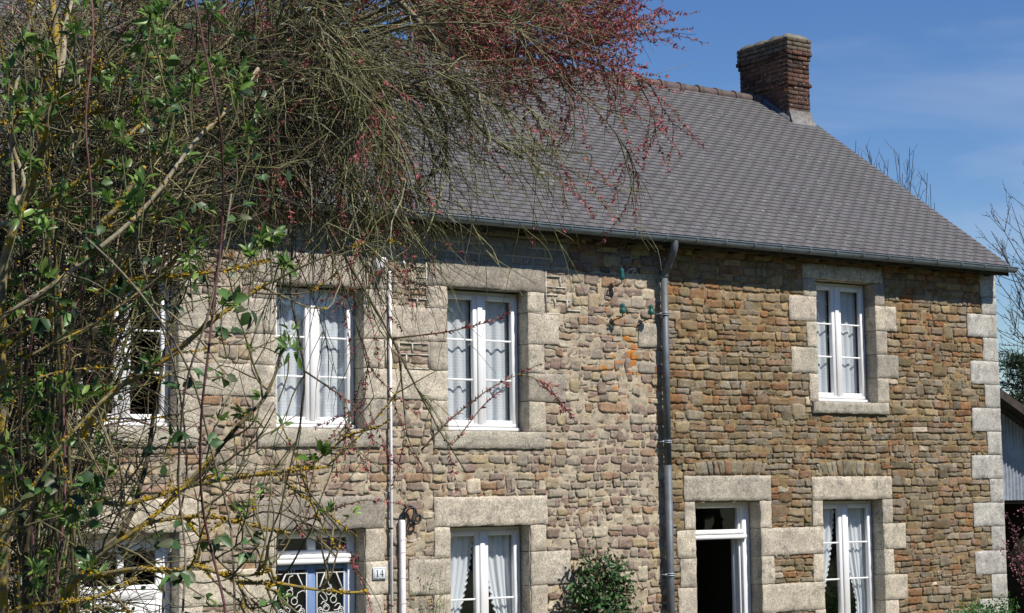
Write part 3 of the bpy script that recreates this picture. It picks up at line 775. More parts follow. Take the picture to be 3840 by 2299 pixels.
# white door, upper half glazed
x0, x1, z0, z1 = OPEN['WD']; wd = empty('door', ((x0+x1)/2, 0, 0), house); surround('WD', wd)
tag(wd, 'white boarded door with two glazed panes in its upper half')
f = MB(); a, b, d = x0+.01, x1-.01, z1-.01; m = (a+b)/2
f.bbox(a, a+.08, FY, FY+.1, 0, d, .005); f.bbox(b-.08, b, FY, FY+.1, 0, d, .005); f.bbox(a+.08, b-.08, FY+.001, FY+.1, d-.1, d, .005)
f.build('frame', M['white'], wd)
l = MB()
l.bbox(a+.08, a+.15, FY+.02, FY+.07, 0.03, d-.1, .005); l.bbox(b-.15, b-.08, FY+.02, FY+.07, 0.03, d-.1, .005); l.bbox(m-.035, m+.035, FY+.021, FY+.07, 1.83, d-.1, .005); l.bbox(a+.15, b-.15, FY+.021, FY+.07, d-.17, d-.1, .005)
l.bbox(a+.15, b-.15, FY+.018, FY+.07, 1.68, 1.83, .006)
nb = 8; bw = (b-a-.30)/nb
for i in range(nb): l.bbox(a+.15+i*bw, a+.15+(i+1)*bw, FY+.03, FY+.06, .2, 1.68, .004)
l.bbox(a+.15, b-.15, FY+.021, FY+.07, .03, .2, .006)
l.build('leaf', M['white'], wd)
g = MB()
for pa, pb in ((a+.15, m-.035), (m+.035, b-.15)): g.add([(pa, FY+.045, 1.83), (pb, FY+.045, 1.83), (pb, FY+.045, d-.17), (pa, FY+.045, d-.17)], quads=[(0, 1, 2, 3)])
g.build('pane', M['glass'], wd)

# open door on the right
x0, x1, z0, z1 = OPEN['RD']; od = empty('door', ((x0+x1)/2, 0, 0), house); surround('RD', od)
tag(od, 'doorway standing open on a dark hall, white frame with glazed transom')
f = MB(); a, b, d = x0+.012, x1-.012, z1-.012
f.bbox(a, a+.06, FY, FY+.12, 0, d, .005); f.bbox(b-.12, b, FY, FY+.12, 0, d, .006); f.bbox(b-.12-.03, b-.121, FY+.04, FY+.12, 0, d-.07, .004)
f.bbox(a+.06, b-.12, FY+.001, FY+.1, d-.07, d, .005)
f.bbox(a+.002, b-.08, FY-.05, FY-.001, 2.10, 2.155, .012); f.bbox(a+.002, b-.10, FY-.03, FY-.0015, 2.165, 2.20, .010); f.bbox(a+.06, b-.12, FY, FY+.1, 2.10, 2.22, .004)
f.build('frame', M['white'], od)
l = MB(); l.bbox(b-.165, b-.122, FY+.121, FY+.185, .02, 2.09, .006); l.bbox(b-.172, b-.164, FY+.135, FY+.17, .95, 1.15, .003); l.build('leaf', M['white'], od)
g = MB(); g.add([(a+.06, FY+.06, 2.22), (b-.12, FY+.06, 2.22), (b-.12, FY+.06, d-.07), (a+.06, FY+.06, d-.07)], quads=[(0, 1, 2, 3)]); g.build('pane', M['glass'], od)

# ---- chimneys
def chimney(cx, w, y0, y1, ztop, zbase, pal, base_render=True):
    ch = empty('chimney', (cx, (y0+y1)/2, zbase), house)
    mb = MB(); h = .073; z = zbase; r = 0
    nr = int((ztop-zbase)/h)
    x0, x1 = cx-w/2, cx+w/2
    mb.box(x0+.012, x1-.012, y0+.012, y1-.012, zbase, zbase+nr*h-.01, (.06, .05, .042))
    for r in range(nr):
        z = zbase+r*h; top = nr-1-r
        off = .0
        if top in (3,): off = .045
        elif top in (4,): off = .02
        elif top in (0, 1, 2): off = .03
        elif top == 10: off = .03
        X0, X1, Y0, Y1 = x0-off, x1+off, y0-off, y1+off
        def course(p0, p1, axis, fixed0, fixed1, shift):
            L = p1-p0; bl = .225; q = p0-(.11 if shift else 0)
            while q < p1-.001:
                qa, qb = max(q, p0), min(q+bl, p1); q += bl
                if qb-qa < .03: continue
                j = RNG.uniform(-.007, .008)
                c = pick(pal, [1]*len(pal), 1, RNG, .25)[0]
                if top < 3: c = c*.5+np.array([.075, .068, .05])
                if axis == 'x': mb.bbox(qa+.004, qb-.004, fixed0-j, fixed1, z+.005, z+h-.005, .008, c)
                else: mb.bbox(fixed0-j if fixed0 < fixed1 else fixed0, fixed1, qa+.004, qb-.004, z+.005, z+h-.005, .008, c)
        course(X0, X1, 'x', Y0, Y0+.10, r % 2); course(X0, X1, 'x', Y1-.1, Y1, r % 2)
        course(Y0+.1, Y1-.1, 'y', X0, X0+.10, r % 2); course(Y0+.1, Y1-.1, 'y', X1-.10, X1, r % 2)
    mb.build('stack', M['brick'], ch)
    # rough mortar cap
    c = MB(); n = 14; u = np.linspace(0, 1, n); v = np.linspace(0, 1, 26)
    U, V = np.meshgrid(u, v); X = x0-.02+(w+.04)*U; Y = y0-.02+(y1-y0+.04)*V; zt = zbase+nr*h-.004
    e = np.minimum(np.minimum(U, 1-U)*w, np.minimum(V, 1-V)*(y1-y0)); P = np.stack([X, Y, 0*X], -1)
    Z = zt+.02+.065*np.clip(e/.12, 0, 1)**.5+.018*vnoise(P*9, 41)+.01*vnoise(P*21, 42); Z[0, :] = Z[-1, :] = zt; Z[:, 0] = Z[:, -1] = zt
    i = np.arange(25)[:, None]*n+np.arange(n-1)[None]
    c.add(np.stack([X, Y, Z], -1).reshape(-1, 3), quads=np.stack([i, i+1, i+n+1, i+n], -1).reshape(-1, 4), col=(.17, .16, .125)); c.build('cap', M['brick'], ch, smooth=False)
    if base_render:
        roofz = lambda y: EZ+(y-EY)*sl[2]/sl[1] if y < RIDGE_Y else RIDGE_Z-(y-RIDGE_Y)*sl[2]/sl[1]
        b_ = MB(); zf = roofz(y0); hh = .24
        # flared render skirt on the front
        zs = np.linspace(0, 1, 8); V = []
        for t in zs:
            fl = .075*(1-t)**2+.008
            V += [(x0-.0, y0-fl, zf+hh*t-.04), (x1+fl*.75, y0-fl, zf+hh*t-.04), (x1+fl*.75, y1, zf+hh*t-.04)]
        Q = [(3*j+a, 3*j+a+1, 3*j+a+4, 3*j+a+3) for j in range(7) for a in (0, 1)]
        V2 = [(x0-.004, y0-.083+.075*0, zf-.04), (x0-.004, y0-.008, zf+hh-.04)]
        b_.add(V, quads=Q); b_.add([(x0, y0-.083, zf-.04), (x0, y0-.008, zf+hh-.04), (x0, y0+.05, zf+hh-.04), (x0, y0+.05, zf-.04)], quads=[(0, 1, 2, 3)])
        b_.build('render_skirt', M['cement'], ch)
        fl = MB()
        fl.bbox(x0-.02, x1+.14, y0-.16, y0-.05, zf-.09, zf-.05, .008); v = fl.v[-1]; v[:, 2] += (v[:, 1]-(y0-.1))*.72; fl.v[-1] = v
        pts = [(y0-.02, roofz(y0-.02)), (RIDGE_Y, RIDGE_Z)]
        (ya, za), (yb, zb) = pts
        fl.add([(x0-.012, ya, za-.02), (x0-.012, yb, zb-.02), (x0-.012, yb, zb+.09), (x0-.012, ya, za+.09), (x0+.01, ya, za-.02), (x0+.01, yb, zb-.02), (x0+.01, yb, zb+.09), (x0+.01, ya, za+.09)],
               quads=[(0, 1, 2, 3), (4, 7, 6, 5), (3, 2, 6, 7), (0, 3, 7, 4)])
        fl.build('flashing', M['lead'], ch)
    return ch
CH1 = [(.085, .043, .031), (.115, .055, .038), (.055, .035, .029), (.10, .058, .044)]
CH2 = [(.32, .17, .09), (.28, .13, .08), (.34, .21, .12)]
chimney(8.265, .49, 3.53, 4.68, 10.04, 8.2, CH1)
# second stack, half lost behind the red buds
chimney(2.01, .62, 3.53, 4.85, 11.2, 8.4, CH2)

# ------------------------------------------------------------------ things fixed to the wall
def insulator(x, z, tall, label):
    e = empty('glass_insulator', (x, 0, z)); tag(e, label, 'insulator', 'old line insulators on the wall')
    y = -.16
    prof = [(0, .0), (.030, .0), (.040, .012), (.041, .045), (.034, .058), (.026, .068), (.026, .078), (.031, .088), (.031, .105), (.020, .122), (0, .128)]
    if tall: prof = [(0, 0), (.030, 0), (.036, .012), (.034, .05), (.029, .075), (.028, .10), (.025, .125), (.012, .14), (0, .142)]
    n = 18; th = np.arange(n)*2*np.pi/n; V = np.array([[(x+.11+r*math.cos(t), y+r*math.sin(t), z+h) for t in th] for r, h in prof]).reshape(-1, 3)
    m = len(prof); Q = [(i*n+j, i*n+(j+1) % n, (i+1)*n+(j+1) % n, (i+1)*n+j) for i in range(m-1) for j in range(n)]
    b = MB(); b.add(V, quads=Q); b.build('bell', M['insul'], e, smooth=True)
    r = MB()
    r.tube([(x+.0, .03, z-.13), (x+.0, -.05, z-.125), (x+.012, -.085, z-.10), (x+.03, -.10, z-.075), (x+.075, -.13, z-.055), (x+.105, y, z-.04), (x+.11, y, z-.01), (x+.11, y, z+.03)], .008, 7)
    r.build('bracket', M['rust'], e, smooth=True)
insulator(1.43, 5.30, True, 'tall green glass insulator just under the eaves shadow')
insulator(1.43, 4.885, False, 'green glass insulator below the tall one, left of its pair')
insulator(1.88, 4.89, False, 'green glass insulator nearest the zinc downpipe')

np_ = empty('house_number_plate', (-1.845, -.035, 1.83)); tag(np_, 'small white enamel plate with blue border and number 14 beside the blue door', 'number plate')
x0, x1, z0, z1 = -1.945, -1.775, 1.795, 1.925
p = MB(); p.bbox(x0, x1, -.046, -.030, z0, z1, .003); p.build('plate', M['plate'], np_)
l = MB(); yq = (-.0475, -.0455); th = .0035
b0, b1, c0, c1, nt = x0+.011, x1-.011, z0+.010, z1-.010, .011
def bar(xa, za, xb, zb, t):
    d = np.array([xb-xa, zb-za]); L = np.linalg.norm(d); d /= L; nn = np.array([-d[1], d[0]])*t/2
    q = [(xa-nn[0], za-nn[1]), (xb-nn[0], zb-nn[1]), (xb+nn[0], zb+nn[1]), (xa+nn[0], za+nn[1])]
    l.add([(a_, yq[0], c_) for a_, c_ in q]+[(a_, yq[1], c_) for a_, c_ in q], quads=[(0, 1, 2, 3), (0, 4, 5, 1), (1, 5, 6, 2), (2, 6, 7, 3), (3, 7, 4, 0)])
bp = [(b0+nt, c0), (b1-nt, c0), (b1, c0+nt), (b1, c1-nt), (b1-nt, c1), (b0+nt, c1), (b0, c1-nt), (b0, c0+nt), (b0+nt, c0)]
for (xa, za), (xb, zb) in zip(bp, bp[1:]): bar(xa, za, xb, zb, th)
xm, zb0, zt0 = (x0+x1)/2, z0+.030, z1-.028
bar(xm-.030, zb0, xm-.030, zt0, .012); bar(xm-.044, zb0+.003, xm-.016, zb0+.003, .006); bar(xm-.046, zt0-.012, xm-.030, zt0-.003, .006)
bar(xm+.034, zb0, xm+.034, zt0, .012); bar(xm+.006, zb0+.022, xm+.030, zt0, .006); bar(xm+.004, zb0+.021, xm+.050, zb0+.021, .007); bar(xm+.022, zb0+.003, xm+.046, zb0+.003, .006)
l.build('lettering', M['ink'], np_)

cp = empty('conduit_pipe', (-1.70, 0, 0)); tag(cp, 'thin white plastic pipe running up the wall beside the number plate', 'pipe')
p = MB(); p.tube([(-1.715, -.055, 0), (-1.712, -.055, 3.0), (-1.716, -.055, 5.22)], .0165, 10); p.build('pipe', M['pvc'], cp, smooth=True)
for zc in (1.5, 2.35, 3.1, 3.9, 4.7):
    c = MB(); c.tube([(-1.714, -.055, zc-.008), (-1.714, -.055, zc+.008)], .0195, 10); c.tube([(-1.714, -.04, zc), (-1.714, .01, zc)], .006, 6); c.build('clip', M['blk'], cp)
c2 = empty('cable_duct', (-1.53, 0, 0)); tag(c2, 'wide white duct on the wall with a black cable bent out of its top', 'cable duct')
p = MB(); p.bbox(-1.60, -1.535, -.075, -.01, 0, 2.44, .012); p.build('duct', M['pvc'], c2)
ti = MB()
for zc in (2.22, 2.08, 1.8, 1.52): ti.tube([(-1.602, -.03, zc), (-1.602, -.077, zc), (-1.533, -.077, zc+.004), (-1.533, -.03, zc)], .003, 5)
ti.tube([(-1.535, -.07, 2.22), (-1.45, -.06, 2.20), (-1.34, -.06, 2.235)], .003, 5); ti.build('tie_wire', M['pvc'], c2)
cb_ = MB(); C_ = [(-1.565, -.045, 2.40), (-1.565, -.05, 2.50), (-1.545, -.06, 2.56), (-1.49, -.07, 2.60), (-1.44, -.08, 2.575), (-1.43, -.09, 2.52), (-1.46, -.10, 2.46), (-1.475, -.10, 2.42), (-1.44, -.10, 2.385), (-1.375, -.10, 2.41), (-1.355, -.10, 2.47), (-1.385, -.10, 2.50), (-1.405, -.10, 2.475)]
C_ = np.array(C_); t = np.linspace(0, len(C_)-1, 70); q = np.stack([np.interp(t, range(len(C_)), C_[:, j]) for j in range(3)], 1)
for _ in range(5): q[1:-1] = (q[:-2]+2*q[1:-1]+q[2:])/4
cb_.tube(q, .014, 9); q2 = q[:42]+np.array([.022, -.012, -.02]); cb_.tube(q2, .011, 8)
cb_.build('cable', M['blk'], c2, smooth=True)
jb = empty('junction_box', (-1.84, 0, 5.24)); tag(jb, 'small white sensor box on the wall above the thin pipe', 'junction box')
p = MB(); p.bbox(-1.93, -1.80, -.13, -.02, 5.205, 5.365, .012); p.build('body', M['pvc'], jb); p = MB(); p.bbox(-1.925, -1.805, -.135, -.02, 5.185, 5.203, .005); p.build('base', M['cement'], jb)
pg = MB(); pg.tube([(-1.52, .01, 5.33), (-1.52, -.05, 5.33)], .022, 10); tag(pg.build('wall_plug', M['pvc']), 'tiny white capped stub in the wall beside the upper lintel', 'pipe stub')

# ------------------------------------------------------------------ vegetation tools
def rperp(t, rng):
    r = rng.normal(size=3); r -= t*(r@t); return r/max(np.linalg.norm(r), 1e-6)

def grow(p, d, L, n, wander, droop, rng):
    pts = [np.array(p, float)]; d = np.array(d, float)/np.linalg.norm(d); s = L/n
    for _ in range(n):
        d = d+rng.normal(size=3)*wander+np.array([0, 0, -droop])
        d /= np.linalg.norm(d); pts.append(pts[-1]+d*s)
    return np.array(pts)

def spline(pts, k):
    pts = np.asarray(pts, float); n = len(pts)
    seg = np.r_[0, np.cumsum(np.linalg.norm(np.diff(pts, axis=0), axis=1))]
    t = np.linspace(0, seg[-1], k); q = np.stack([np.interp(t, seg, pts[:, j]) for j in range(3)], 1)
    for _ in range(max(1, k//(n*2))): q[1:-1] = (q[:-2]+2*q[1:-1]+q[2:])/4
    return q

def tang(q, i):
    a, b = q[max(i-1, 0)], q[min(i+1, len(q)-1)]; d = b-a; return d/max(np.linalg.norm(d), 1e-9)

UPZ = np.array([0, 0, 1.])
R2 = np.random.default_rng(21)

def pix(P):
    v = P-CAM; w_ = v@FW; return (PW/2+FPX*(v@RT)/w_)/K, (PH/2-FPX*(v@UP)/w_)/K

def over_plate(q):
    """no twig hangs right in front of the number plate"""
    for P in q:
        a, b = pix(P)
        if 890 < a < 960 and 1345 < b < 1415: return True
    return False

# ---- tamarisk
tb = at(120, 1000, 10.6); tam = empty('tamarisk_tree', (tb[0], tb[1], 0))
tag(tam, 'arching tamarisk with tangled bare twigs and strings of red buds before the roof', 'tree')
TR, TW, BD_ = MB(), MB(), MB()
trunk = spline([(tb[0], tb[1], -.05), at(120, 1500, 10.6), at(140, 1000, 10.6), at(215, 620, 10.5), at(360, 380, 10.4), at(540, 230, 10.3), at(720, 130, 10.2)], 40)
TR.tube(trunk, np.linspace(.085, .03, 40), 9, (.10, .09, .06))
OLIVE = np.array([(.165, .17, .072), (.23, .225, .11), (.115, .122, .05), (.055, .048, .03), (.28, .265, .17)])
DARK = np.array([(.075, .062, .042), (.10, .085, .055), (.13, .115, .07)])
limbs = []
def limb(px, r0, r1, bud=0., n2=16, from_t=None, L2=(.35, 1.0), droop=.05, col=None, up=0.):
    pts = [at(*p) for p in px]
    if from_t is not None: pts = [trunk[from_t]]+pts
    q = spline(pts, 26); TR.tube(q, np.linspace(r0, r1, 26), 6, col if col is not None else DARK[R2.integers(3)]*1.5)
    limbs.append((q, bud, n2, L2, droop, up))
limb([(775, 248, 9.9), (927, 216, 9.7), (1001, 202, 9.7), (1069, 248, 9.8), (1083, 318, 9.9), (1078, 420, 10)], .028, .006, 0, 16, 34)
limb([(880, -60, 10), (966, 0, 10), (1065, 106, 9.9), (1093, 212, 9.9), (1164, 318, 10), (1267, 386, 10.2)], .026, .006, .1, 22, 39)
limb([(1000, -110, 10.2), (1200, 7, 10.2), (1299, 113, 10.1), (1359, 191, 10.1), (1462, 283, 10.2), (1518, 361, 10.3)], .015, .003, .2, 16, 39, (.2, .5))
limb([(1000, 60, 10.2), (1270, 134, 10.3), (1376, 131, 10.4), (1483, 159, 10.5), (1568, 198, 10.6)], .011, .002, .8, 14, 39, (.15, .4), .02)
limb([(984, 212, 9.7), (1044, 336, 9.8), (1058, 495, 9.9)], .014, .003, 0, 14, 36)
limb([(700, 200, 9.6), (775, 304, 9.6), (846, 407, 9.7), (952, 510, 9.8)], .02, .004, 0, 20, 32)
limb([(640, 330, 9.7), (720, 430, 9.6), (780, 560, 9.6), (870, 800, 9.7), (905, 960, 9.8)], .012, .002, .15, 12, 30, (.3, .8))
limb([(700, 380, 9.3), (828, 610, 9.2), (945, 808, 9.2), (966, 858, 9.2), (1051, 1020, 9.3), (1129, 1145, 9.4)], .016, .003, .25, 6, 31, (.3, .7))
limb([(952, 819, 9.2), (1083, 804, 9.2), (1210, 773, 9.3), (1240, 745, 9.3)], .006, .0015, 1., 0)
limb([(1020, 1090, 9.3), (1083, 1020, 9.3), (1186, 939, 9.4), (1306, 882, 9.5)], .006, .0015, 1., 1, None, (.2, .4))
limb([(1051, 1020, 9.3), (1090, 1085, 9.3), (1170, 980, 9.4), (1230, 930, 9.4)], .005, .0015, 1., 0, None, (.2, .4))
limb([(966, 858, 9.2), (975, 950, 9.3), (985, 1060, 9.3), (1040, 1160, 9.4)], .006, .0015, .4, 0, None, (.2, .4))
limb([(720, 430, 9.6), (700, 700, 9.5), (740, 900, 9.5), (730, 1020, 9.5), (690, 1180, 9.5), (668, 1330, 9.5), (672, 1430, 9.5)], .008, .003, .1, 4, None, (.25, .6))
limb([(668, 1330, 9.5), (720, 1270, 9.5), (800, 1235, 9.5), (880, 1208, 9.5), (985, 1222, 9.6)], .006, .0015, 1., 0, None, (.2, .35))
limb([(690, 1180, 9.5), (760, 1200, 9.5), (720, 1300, 9.5), (800, 1310, 9.5), (870, 1350, 9.6)], .005, .0015, .9, 1, None, (.2, .35))
limb([(740, 900, 9.5), (800, 940, 9.5), (870, 990, 9.5), (905, 1060, 9.5)], .006, .0015, .8, 2, None, (.2, .4))
limb([(870, 800, 9.7), (900, 900, 9.6), (960, 960, 9.6), (1010, 1000, 9.6)], .005, .0015, .8, 2, None, (.2, .4))
for tx, ty, sub in ((1570, 60, 1), (1600, 105, 1), (1560, 20, 1), (1500, -20, 1), (1540, 150, 1), (1480, 70, 1), (1420, 20, 1), (1420, 110, 1), (1540, 205, 1), (1460, 200, 1), (1250, 60, 1), (1340, 150, 1), (1575, 95, 1), (1560, 45, 1)):
    dd = R2.uniform(10, 11.3)
    limb([(R2.uniform(930, 1080), R2.uniform(-80, 60), dd-.3), ((tx+1000)/2+R2.uniform(-40, 60), (ty+10)/2+R2.uniform(-30, 70), dd-.1), (tx-190, ty+R2.uniform(-10, 25), dd), (tx-105, ty, dd)], .012, .0015, 1., 13, 39, (.18, .45), -.02, up=.14)
for k in range(40):                                               # the dense arching mass
    t_ = R2.integers(22, 40)
    tx = 540+880*R2.random()**1.7; ty = R2.uniform(-60, 560)-(tx-560)*.12; dd = R2.uniform(9.0, 11.6)
    s = ((tx+620)/2+R2.uniform(-60, 60), min(ty, 220)-R2.uniform(20, 160), dd+.1)
    limb([s, ((s[0]+tx)/2+35, (s[1]+ty)/2-20, dd), (tx, ty, dd)], R2.uniform(.010, .022), .0025, .05 if ty > 150 else .12, 15, int(t_), (.25, .8) if tx < 1050 else (.2, .5), .06)
for k in range(26):                                               # the thickest part, hanging over the eaves
    tx, ty = R2.uniform(580, 1010), R2.uniform(150, 640); dd = R2.uniform(9.2, 11.4); s = ((tx+640)/2+R2.uniform(-70, 40), R2.uniform(-60, 140), dd+.1)
    limb([s, ((s[0]+tx)/2+30, (s[1]+ty)/2-25, dd), (tx, ty, dd)], R2.uniform(.008, .018), .0025, .05, 17, int(R2.integers(26, 40)), (.25, .8), .07)
for k in range(12):                                               # red-tinged twigs across the top left
    tx, ty = R2.uniform(60, 620), R2.uniform(-30, 230); dd = R2.uniform(9.6, 11.2)
    limb([((tx+620)/2, ty-60, dd), (tx, ty, dd)], .012, .002, .22, 14, int(R2.integers(26, 40)), (.3, .8), .04)
def buds(q, rng, dens, rad=.011):
    seg = np.linalg.norm(np.diff(q, axis=0), axis=1).sum(); n = int(seg*dens)
    if n < 1: return
    t = rng.uniform(0, len(q)-1.001, n); i = t.astype(int); f = (t-i)[:, None]
    P = q[i]*(1-f)+q[i+1]*f; T = nrm(q[i+1]-q[i]); r = rng.normal(size=(n, 3)); r = nrm(r-(r*T).sum(1, keepdims=True)*T)
    D = nrm(T*.75+r); c = np.array([.40, .10, .11])*rng.uniform(.55, 1.35, (n, 1))*rng.uniform(.9, 1.1, (n, 3))
    BD_.leaves(P, D, rng.normal(size=(n, 3)), rng.uniform(.014, .032, n), rng.uniform(.007, .012, n), c, .3, .1)
for q, bud, n2, L2, droop, up in limbs:
    if bud > .6: buds(q[13 if n2 > 10 else 4:], R2, 120)
    for _ in range(n2):
        i = int(R2.integers(12 if bud > .6 and n2 > 10 else 5, len(q))); t = tang(q, i)
        d = t*R2.uniform(.5, 1.)+rperp(t, R2)*R2.uniform(.3, .8)+np.array([0, 0, up])
        L = R2.uniform(*L2); s = grow(q[i], d, L, 9, .10, droop*R2.uniform(.2, 1.8), R2)
        if over_plate(s): continue
        c = OLIVE[R2.integers(5)]*R2.uniform(.7, 1.2)
        TW.tube(s, np.linspace(.005, .0016, 10)*R2.uniform(.7, 1.2), 4, c, cap=False)
        isb = R2.random() < bud
        if isb: buds(s[1:], R2, 105)
        for _ in range(6 if not isb else 4):
            j = int(R2.integers(1, 10)); t2 = tang(s, j)
            d2 = t2*R2.uniform(.5, 1.)+rperp(t2, R2)*R2.uniform(.25, .8)
            s2 = grow(s[j], d2, R2.uniform(.12, .5), 6, .12, droop*R2.uniform(-.3, 1.8), R2)
            if over_plate(s2): continue
            TW.tube(s2, np.linspace(.0028, .0011, 7), 3, OLIVE[R2.integers(5)]*R2.uniform(.7, 1.25), cap=False)
            if R2.random() < bud*.85: buds(s2[1:], R2, 105)
TR.build('trunk', M['bark'], tam, smooth=True); TW.build('crown', M['twig'], tam); BD_.build('bud', M['bud'], tam)

# ---- lichen-covered elder
R3 = np.random.default_rng(33)
eb_ = at(90, 1600, 6.3); eld = empty('elder_shrub', (eb_[0], eb_[1], 0))
tag(eld, 'big elder shrub with yellow lichen on its branches and fresh green leaf tufts', 'shrub')
EB, EBL, EL, EF = MB(), MB(), MB(), MB()
TAN = np.array([(.19, .165, .085), (.155, .14, .07), (.24, .205, .12)]); BRN = np.array([(.06, .05, .032), (.085, .07, .04)])
GRN = np.array([(.10, .19, .032), (.14, .25, .042), (.07, .14, .028), (.18, .28, .055), (.09, .17, .042)])
def lich(q, rad, rng, dens):
    """crusty lichen growths sitting on the bark"""
    seg = np.linalg.norm(np.diff(q, axis=0), axis=1).sum(); n = int(seg*dens*430)
    if n < 1: return
    t = rng.uniform(0, len(q)-1.001, n); t = t[vnoise(np.stack([t*.45, t*0, t*0+q[0, 0]*9], 1), 51) > -.25]; n = len(t)
    if n < 1: return
    i = t.astype(int); f = (t-i)[:, None]
    P = q[i]*(1-f)+q[i+1]*f; T = nrm(q[i+1]-q[i]); r = rng.normal(size=(n, 3))+UPZ*.5-FW*.4; r = nrm(r-(r*T).sum(1, keepdims=True)*T)
    ra_ = np.interp(t, range(len(q)), rad)[:, None]
    P = P+r*ra_*.8
    c = np.array([.50, .315, .012])*rng.uniform(.55, 1.2, (n, 1))*rng.uniform(.9, 1.1, (n, 3))
    for kk in range(2): EL.leaves(P, nrm(rng.normal(size=(n, 3))+r*.6), r+rng.normal(size=(n, 3))*.4, rng.uniform(.004, .011, n), rng.uniform(.004, .011, n), c, .2, .2)
EBR = []
def ebranch(px, r0, r1, li=0., col=None, twigs=5, base=None, k=None):
    pts = [at(*p) for p in px]
    if base is not None: pts = [np.array(base)]+pts
    k = k or max(14, len(pts)*6); q = spline(pts, k)
    q[1:-1] += .006*vnoise(q[1:-1, None, :]*7+np.arange(3)[None, :, None]*31, 61)
    rad = np.linspace(r0, r1, k)*(1+.10*vnoise(np.stack([np.arange(k)*.7, q[:, 0], q[:, 2]], 1), 62))
    (EBL if li >= .5 else EB).tube(q, rad, 8, (TAN[R3.integers(3)]*.8 if col is None else col))
    if li: lich(q, rad, R3, li)
    EBR.append((q, r1, twigs, li)); return q
g0 = (eb_[0], eb_[1], -.05)
def gp(dx, dist):
    p = at(dx, 1200, dist); return (p[0], p[1], -.05)
TANL = np.array((.30, .26, .18))
ebranch([(10, 1300, 6.2), (3, 654, 6.2), (14, 603, 6.2), (34, 552, 6.2), (51, 500, 6.2), (75, 458, 6.2), (98, 373, 6.2), (115, 305, 6.2), (132, 238, 6.2), (136, 170, 6.2), (132, 44, 6.3), (120, -60, 6.4)], .030, .011, .8, None, 14, gp(15, 6.3), 70)
ebranch([(132, 238, 6.2), (150, 150, 6.25), (152, 80, 6.3), (175, 0, 6.4)], .014, .006, .3, TANL)
ebranch([(132, 238, 6.2), (190, 210, 6.15), (227, 163, 6.1)], .008, .003, 1.); ebranch([(132, 238, 6.2), (100, 180, 6.15), (90, 110, 6.1)], .008, .003, 1.)
ebranch([(130, 250, 6.2), (190, 235, 6.1), (230, 160, 6.1)], .007, .003, 1.); ebranch([(120, 290, 6.2), (190, 278, 6.1), (268, 261, 6.0)], .007, .003, .8)
ebranch([(115, 300, 6.2), (60, 265, 6.1), (20, 295, 6.0), (-30, 300, 6.0)], .008, .004, .9); ebranch([(98, 373, 6.2), (160, 310, 6.1), (240, 240, 6.1)], .007, .003, .5)
e4 = ebranch([(-60, 800, 5.6), (0, 766, 5.6), (136, 684, 5.6), (238, 603, 5.65), (339, 521, 5.7), (373, 484, 5.7), (390, 451, 5.75), (451, 360, 5.8), (485, 326, 5.85), (550, 272, 5.9), (625, 165, 6)], .012, .006, .35, TANL, 12, gp(-120, 5.6), 60)
ebranch([(60, 1300, 6.0), (104, 1142, 6.0), (139, 1058, 6.0), (156, 988, 6.0), (193, 884, 6.0), (221, 817, 6.0), (244, 742, 6.0), (272, 677, 6.0), (288, 630, 6.0), (319, 559, 6.0), (367, 494, 6.0), (420, 400, 6.1), (455, 330, 6.1)], .020, .008, .12, BRN[0], 14, g0, 60)
ebranch([(75, 520, 6.2), (130, 480, 6.1), (197, 438, 6.1), (244, 390, 6.1), (305, 339, 6.1), (360, 292, 6.2), (420, 250, 6.2)], .010, .004, .8, None, 8)
ebranch([(200, 600, 6.1), (231, 555, 6.0), (282, 504, 6.0), (326, 431, 6.0), (350, 404, 6.0)], .012, .007, .9, TANL, 5)
ebranch([(-40, 860, 5.8), (0, 844, 5.8), (54, 810, 5.8), (126, 766, 5.8), (190, 725, 5.85), (265, 684, 5.9), (316, 664, 5.9), (434, 674, 5.9), (529, 657, 5.9), (621, 647, 5.95), (655, 627, 6)], .012, .0035, .75, BRN[1], 12, gp(-90, 5.8), 60)
ebranch([(-40, 905, 5.7), (0, 891, 5.7), (95, 844, 5.7), (146, 820, 5.7), (221, 800, 5.75), (336, 708, 5.9)], .009, .004, .6, None, 8, gp(-80, 5.7))
ebranch([(200, 1060, 5.9), (258, 959, 5.9), (299, 929, 5.9), (367, 891, 5.9), (428, 851, 5.9), (489, 800, 5.9), (543, 756, 5.95), (645, 688, 6)], .014, .005, .85, None, 10)
ebranch([(438, 1183, 5.9), (507, 1166, 5.9), (636, 1145, 5.9), (730, 1135, 5.9), (810, 1124, 6)], .009, .004, .95, None, 5)
ebranch([(222, 1218, 5.8), (295, 1225, 5.8), (368, 1204, 5.85), (438, 1183, 5.9), (507, 1166, 5.9)], .009, .005, .6)
ebranch([(140, 1484, 5.7), (184, 1395, 5.7), (243, 1319, 5.7), (295, 1288, 5.7), (351, 1263, 5.75), (445, 1249, 5.8), (549, 1246, 5.8), (605, 1274, 5.8), (660, 1288, 5.85), (705, 1291, 5.9)], .013, .004, 1., None, 9, gp(60, 5.8), 50)
ebranch([(150, 1440, 5.7), (240, 1340, 5.7), (320, 1290, 5.7), (420, 1210, 5.75), (520, 1090, 5.8)], .010, .005, .5)
ebranch([(180, 1400, 5.7), (330, 1375, 5.6), (434, 1385, 5.6), (466, 1364, 5.6), (535, 1388, 5.6), (577, 1409, 5.6), (671, 1409, 5.65), (768, 1427, 5.7), (839, 1434, 5.75), (890, 1428, 5.8)], .010, .0035, 1., None, 7, None, 50)
ebranch([(535, 1388, 5.6), (605, 1392, 5.6), (657, 1378, 5.6)], .006, .003, 1.); ebranch([(445, 1249, 5.8), (470, 1280, 5.8), (500, 1310, 5.8), (470, 1370, 5.7)], .006, .004, 1.)
